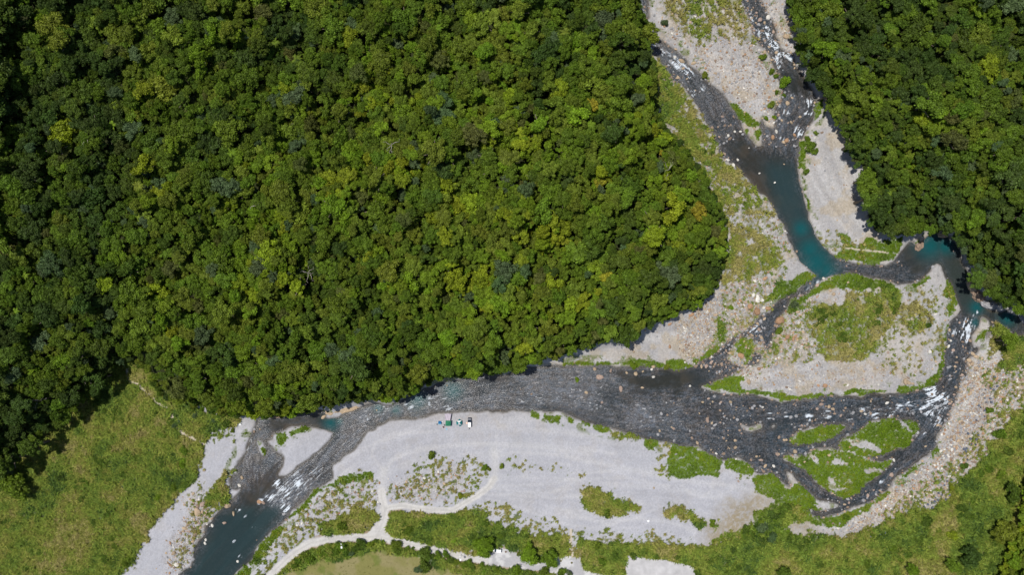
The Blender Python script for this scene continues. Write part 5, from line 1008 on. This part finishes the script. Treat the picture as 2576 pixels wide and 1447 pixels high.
# people: one skinned body each
def person(px, py, rz, shirt, trousers, hatm, label, pose='stand'):
    t0 = at(px, py, .9); n = {}
    J = dict(pel=(0, 0, .95), chest=(0, .02, 1.28), neck=(0, .02, 1.47), head=(0, .0, 1.60), top=(0, .0, 1.72), hipl=(-.10, 0, .92), knl=(-.12, .03, .50), anl=(-.12, -.02, .09), tol=(-.13, .16, .04), hipr=(.10, 0, .92), knr=(.12, .10, .50), anr=(.13, .04, .09), tor=(.14, .22, .04),
             shl=(-.19, .0, 1.42), ell=(-.27, .03, 1.14), wrl=(-.24, .20, .93), hal=(-.23, .27, .88), shr=(.19, 0, 1.42), elr=(.28, .05, 1.15), wrr=(.20, .26, 1.05), har=(.17, .33, 1.03))
    if pose == 'sit':
        for k, v in dict(pel=(0, 0, .46), chest=(0, .04, .80), neck=(0, .06, .99), head=(0, .07, 1.12), top=(0, .06, 1.24), hipl=(-.1, .02, .45), knl=(-.14, .42, .48), anl=(-.14, .48, .09), tol=(-.15, .64, .05), hipr=(.1, .02, .45), knr=(.15, .43, .48), anr=(.18, .55, .09), tor=(.2, .71, .05),
                         shl=(-.19, .04, .94), ell=(-.27, .12, .68), wrl=(-.2, .34, .58), hal=(-.18, .41, .56), shr=(.19, .04, .94), elr=(.28, .14, .68), wrr=(.2, .36, .6), har=(.17, .43, .58)).items(): J[k] = v
    rad = dict(pel=.15, chest=.16, neck=.06, head=.095, top=.07, hipl=.095, knl=.065, anl=.042, tol=.04, hipr=.095, knr=.065, anr=.042, tor=.04, shl=.07, ell=.045, wrl=.03, hal=.03, shr=.07, elr=.045, wrr=.03, har=.03)
    E = [('pel', 'chest'), ('chest', 'neck'), ('neck', 'head'), ('head', 'top')] + [(a + s, b + s) for s in 'lr' for a, b in (('hip', 'kn'), ('kn', 'an'), ('an', 'to'), ('sh', 'el'), ('el', 'wr'), ('wr', 'ha'))] + [('pel', 'hipl'), ('pel', 'hipr'), ('chest', 'shl'), ('chest', 'shr')]
    def skin(nm, keys, edges, mat, k=1.0, root=None):
        me = bpy.data.meshes.new(nm); V = [J[q] for q in keys]; me.from_pydata(V, [(keys.index(a), keys.index(b)) for a, b in edges], []); me.update()
        o = link(nm, me, mat); md = o.modifiers.new('skin', 'SKIN'); sv = me.skin_vertices[0].data
        for i, q in enumerate(keys): sv[i].radius = (rad[q] * k, rad[q] * k * .85); sv[i].use_root = (q == root)
        s2 = o.modifiers.new('smooth', 'SUBSURF'); s2.levels = 1; s2.render_levels = 1; return o
    # fingers: five short chains per hand
    keys = list(J); ed = list(E)
    for s in 'lr':
        h_, w_ = Vector(J['ha' + s]), Vector(J['wr' + s]); d = (h_ - w_).normalized(); sd = d.cross(Vector((0, 0, 1))).normalized()
        for i in range(5):
            off = (i - 2) * .017; L = (.045, .075, .085, .078, .06)[i] ; a_ = h_ + sd * off + d * .02; b_ = a_ + d * L * .6 + Vector((0, 0, -.02)) + (sd * (-.03) if i == 0 else Vector())
            k1, k2 = 'f%s%d' % (s, i), 'g%s%d' % (s, i); J[k1] = tuple(a_); J[k2] = tuple(b_); rad[k1] = .010; rad[k2] = .008; keys += [k1, k2]; ed += [('ha' + s, k1), (k1, k2)]
    body = skin('person', keys, ed, M['skin'], 1.0, 'pel')
    body.location = t0; body.rotation_euler = (0, 0, rz)
    sh = skin('shirt', ['pel', 'chest', 'neck', 'shl', 'ell', 'shr', 'elr'], [('pel', 'chest'), ('chest', 'neck'), ('chest', 'shl'), ('shl', 'ell'), ('chest', 'shr'), ('shr', 'elr')], shirt, 1.2, 'pel'); sh.parent = body
    tr_ = skin('trousers', ['pel', 'hipl', 'knl', 'anl', 'hipr', 'knr', 'anr'], [('pel', 'hipl'), ('hipl', 'knl'), ('knl', 'anl'), ('pel', 'hipr'), ('hipr', 'knr'), ('knr', 'anr')], trousers, 1.22, 'pel'); tr_.parent = body
    hx, hy, hz = J['top']
    if hatm: hm = MB().sphere((hx, hy, hz + .03), .125, (1, 1, .7)).tube([(hx, hy, hz + .0), (hx, hy, hz + .02)], .24, 14).build('hat', hatm, body, True)
    MB().sphere((hx, hy - .02, hz - .04), .115, (1, 1.05, .95)).build('hair', M['hair'], body, True)
    tag(body, label, 'person'); return body
person(1729, 1658, R(-150), M['cwhite'], M['black'], M['white'], 'person in a white hat, white top and black trousers by the green canopy')
person(1728.5, 1667, R(40), M['salmon'], M['black'], None, 'person in a salmon top and black trousers sitting on a folding chair', 'sit')
t = empty('folding_chair', at(1728.5, 1667, .4), R(40)); tag(t, 'black folding camp chair under the seated person', 'chair')
MB().box((0, .08, .38), (.5, .46, .04)).build('seat', M['black'], t, False, .01); MB().box((0, -.2, .66), (.5, .04, .5)).build('backrest', M['black'], t, False, .01)
for sx in (-1, 1):
    for sy in (-.2, .28): MB().tube([(sx * .23, sy, 0), (sx * .23, sy, .4 if sy > 0 else .88)], .015, 6).build('leg', M['pole'], t)
person(1827, 1673, R(10), M['denim'], M['cwhite'], None, 'person in a light blue top and pale trousers standing behind the car')
# white plastic sheets lying about
for x, y, s_, lb in ((2527.5, 2033, .95, 'white plastic sheet lying on the open gravel below the grass oval'), (934, 1654, 1.2, 'white plastic sheet at the foot of the trees by the dark pool')):
    o = sheet('plastic_sheet', lambda u, v: ((u - .5) * s_ * (1 + .2 * v), (v - .5) * s_ * .9, .12 + .08 * math.sin(u * 7 + v * 4)), 8, 8, M['cwhite'], None); o.location = at(x, y, .1); o.rotation_euler = (0, 0, .4); tag(o, lb, 'plastic sheet')
# street lamps among the hedge bushes
def lamp(px, py, rz, label):
    p = at(px, py, 3.5); t = empty('street_lamp', p, rz); tag(t, label, 'street lamp', 'street lamps along the dirt road')
    MB().tube([(0, 0, 0), (0, 0, 5.2)], [.09, .05], 10).build('pole', M['pole'], t, True); MB().tube([(0, 0, 5.1), (.5, 0, 5.5), (1.2, 0, 5.6)], .035, 8).build('arm', M['pole'], t, True)
    MB().loft([[(1.0, -.16, 5.56), (1.0, .16, 5.56), (1.0, .13, 5.68), (1.0, -.13, 5.68)], [(1.75, -.12, 5.58), (1.75, .12, 5.58), (1.75, .08, 5.66), (1.75, -.08, 5.66)]]).build('lamp_head', M['white'], t, False, .02)
    MB().box((-.1, 0, 5.75), (1.0, .75, .04)).build('solar_panel', M['white'], t, False, .01); MB().box((0, 0, .1), (.4, .4, .25)).build('base', M['concrete'], t, False, .02)
lamp(1336, 2128, R(100), 'white-topped street lamp in the hedge below the bend of the dirt road'); lamp(1796, 2176, R(95), 'white-topped street lamp in the hedge before the parking lot')
# round planting pits in the parking lot
for x, y, c_, lb in ((1972, 2153, None, 'round bare soil planting pit behind the white van'), (2186, 2189, 'brownish green', 'round planting pit with dry weeds beside the third round tree'), (2229, 2196, 'olive green', 'round planting pit with green weeds at the far end of the lot')):
    p = at(x, y, .05); t = empty('planting_pit', p); tag(t, lb, 'planting pit', 'planting pits in the lot')
    MB().tube([(0, 0, -.1), (0, 0, .05)], .46, 20).build('soil', M['soil'], t)
    rm = MB(); n = 20
    for q in range(n):
        a, b = 2 * math.pi * q / n, 2 * math.pi * (q + 1) / n; rm.add([(r_ * math.cos(x_), r_ * math.sin(x_), z_) for x_ in (a, b) for r_, z_ in ((.46, -.1), (.46, .09), (.56, .09), (.56, -.1))], [(0, 1, 5, 4), (1, 2, 6, 5), (2, 3, 7, 6)])
    rm.build('rim', M['concrete'], t)
    if c_: f_ = link('weeds', HERBS[0].data, None, t); f_.scale = (.9, .9, .8); f_['tint'] = [float(v) for v in TINTS[c_]]
# concrete slab at the bottom edge
def world_poly(parts): return [at(x, y, .3) for x, y in P(parts)]
pl = world_poly(('6', '425,1320 520,1328 600,1338 665,1342 705,1358 760,1366 830,1384 868,1398 878,1440 860,1520 395,1520'))
zt = max(v.z for v in pl) + .32
sb = MB().loft([[(v.x, v.y, zt - .9) for v in reversed(pl)], [(v.x, v.y, zt) for v in reversed(pl)]]).build('concrete_slab', M['slab'], None, False, .03); tag(sb, 'large pale concrete slab cut by the bottom edge of the photo', 'concrete slab')
# small pump house at the side of the teal channel
p = at(3961, 1213, 2.4); t = empty('pump_house', p, R(-20)); tag(t, 'small flat-roofed grey concrete pump house at the water edge', 'building')
w_ = MB()
for (cx_, cy_, dx_, dy_) in ((0, -1.5, 4.0, .2), (0, 1.5, 4.0, .2), (-1.9, 0, .2, 2.8), (1.9, 0, .2, 2.8)): w_.box((cx_, cy_, .9), (dx_, dy_, 3.4))
w_.build('wall', M['concrete'], t); MB().box((0, 0, 2.7), (4.5, 3.6, .2)).build('roof', M['croof'], t, False, .03); MB().box((0, 0, 2.83), (.8, .8, .08)).build('roof_hatch', M['steeld'], t, False, .01)
d_ = MB().box((-.6, -1.62, 1.2), (.9, .06, 2.0)).build('door', M['steeld'], t); MB().tube([(-.3, -1.66, 1.2), (-.3, -1.70, 1.2), (-.3, -1.70, 1.35)], .02, 6).build('handle', M['pole'], d_)
wn = MB().box((1.0, -1.62, 1.6), (.8, .06, .6)).build('window', M['glass'], t)
st = MB().box((0, 0, .2), (5.2, 1.6, 1.6)).build('retaining_wall', M['concrete'], None, False, .05); st.location = at(3985, 1240, .5); st.rotation_euler = (0, 0, R(-60)); tag(st, 'short concrete retaining wall beside the pump house', 'wall')
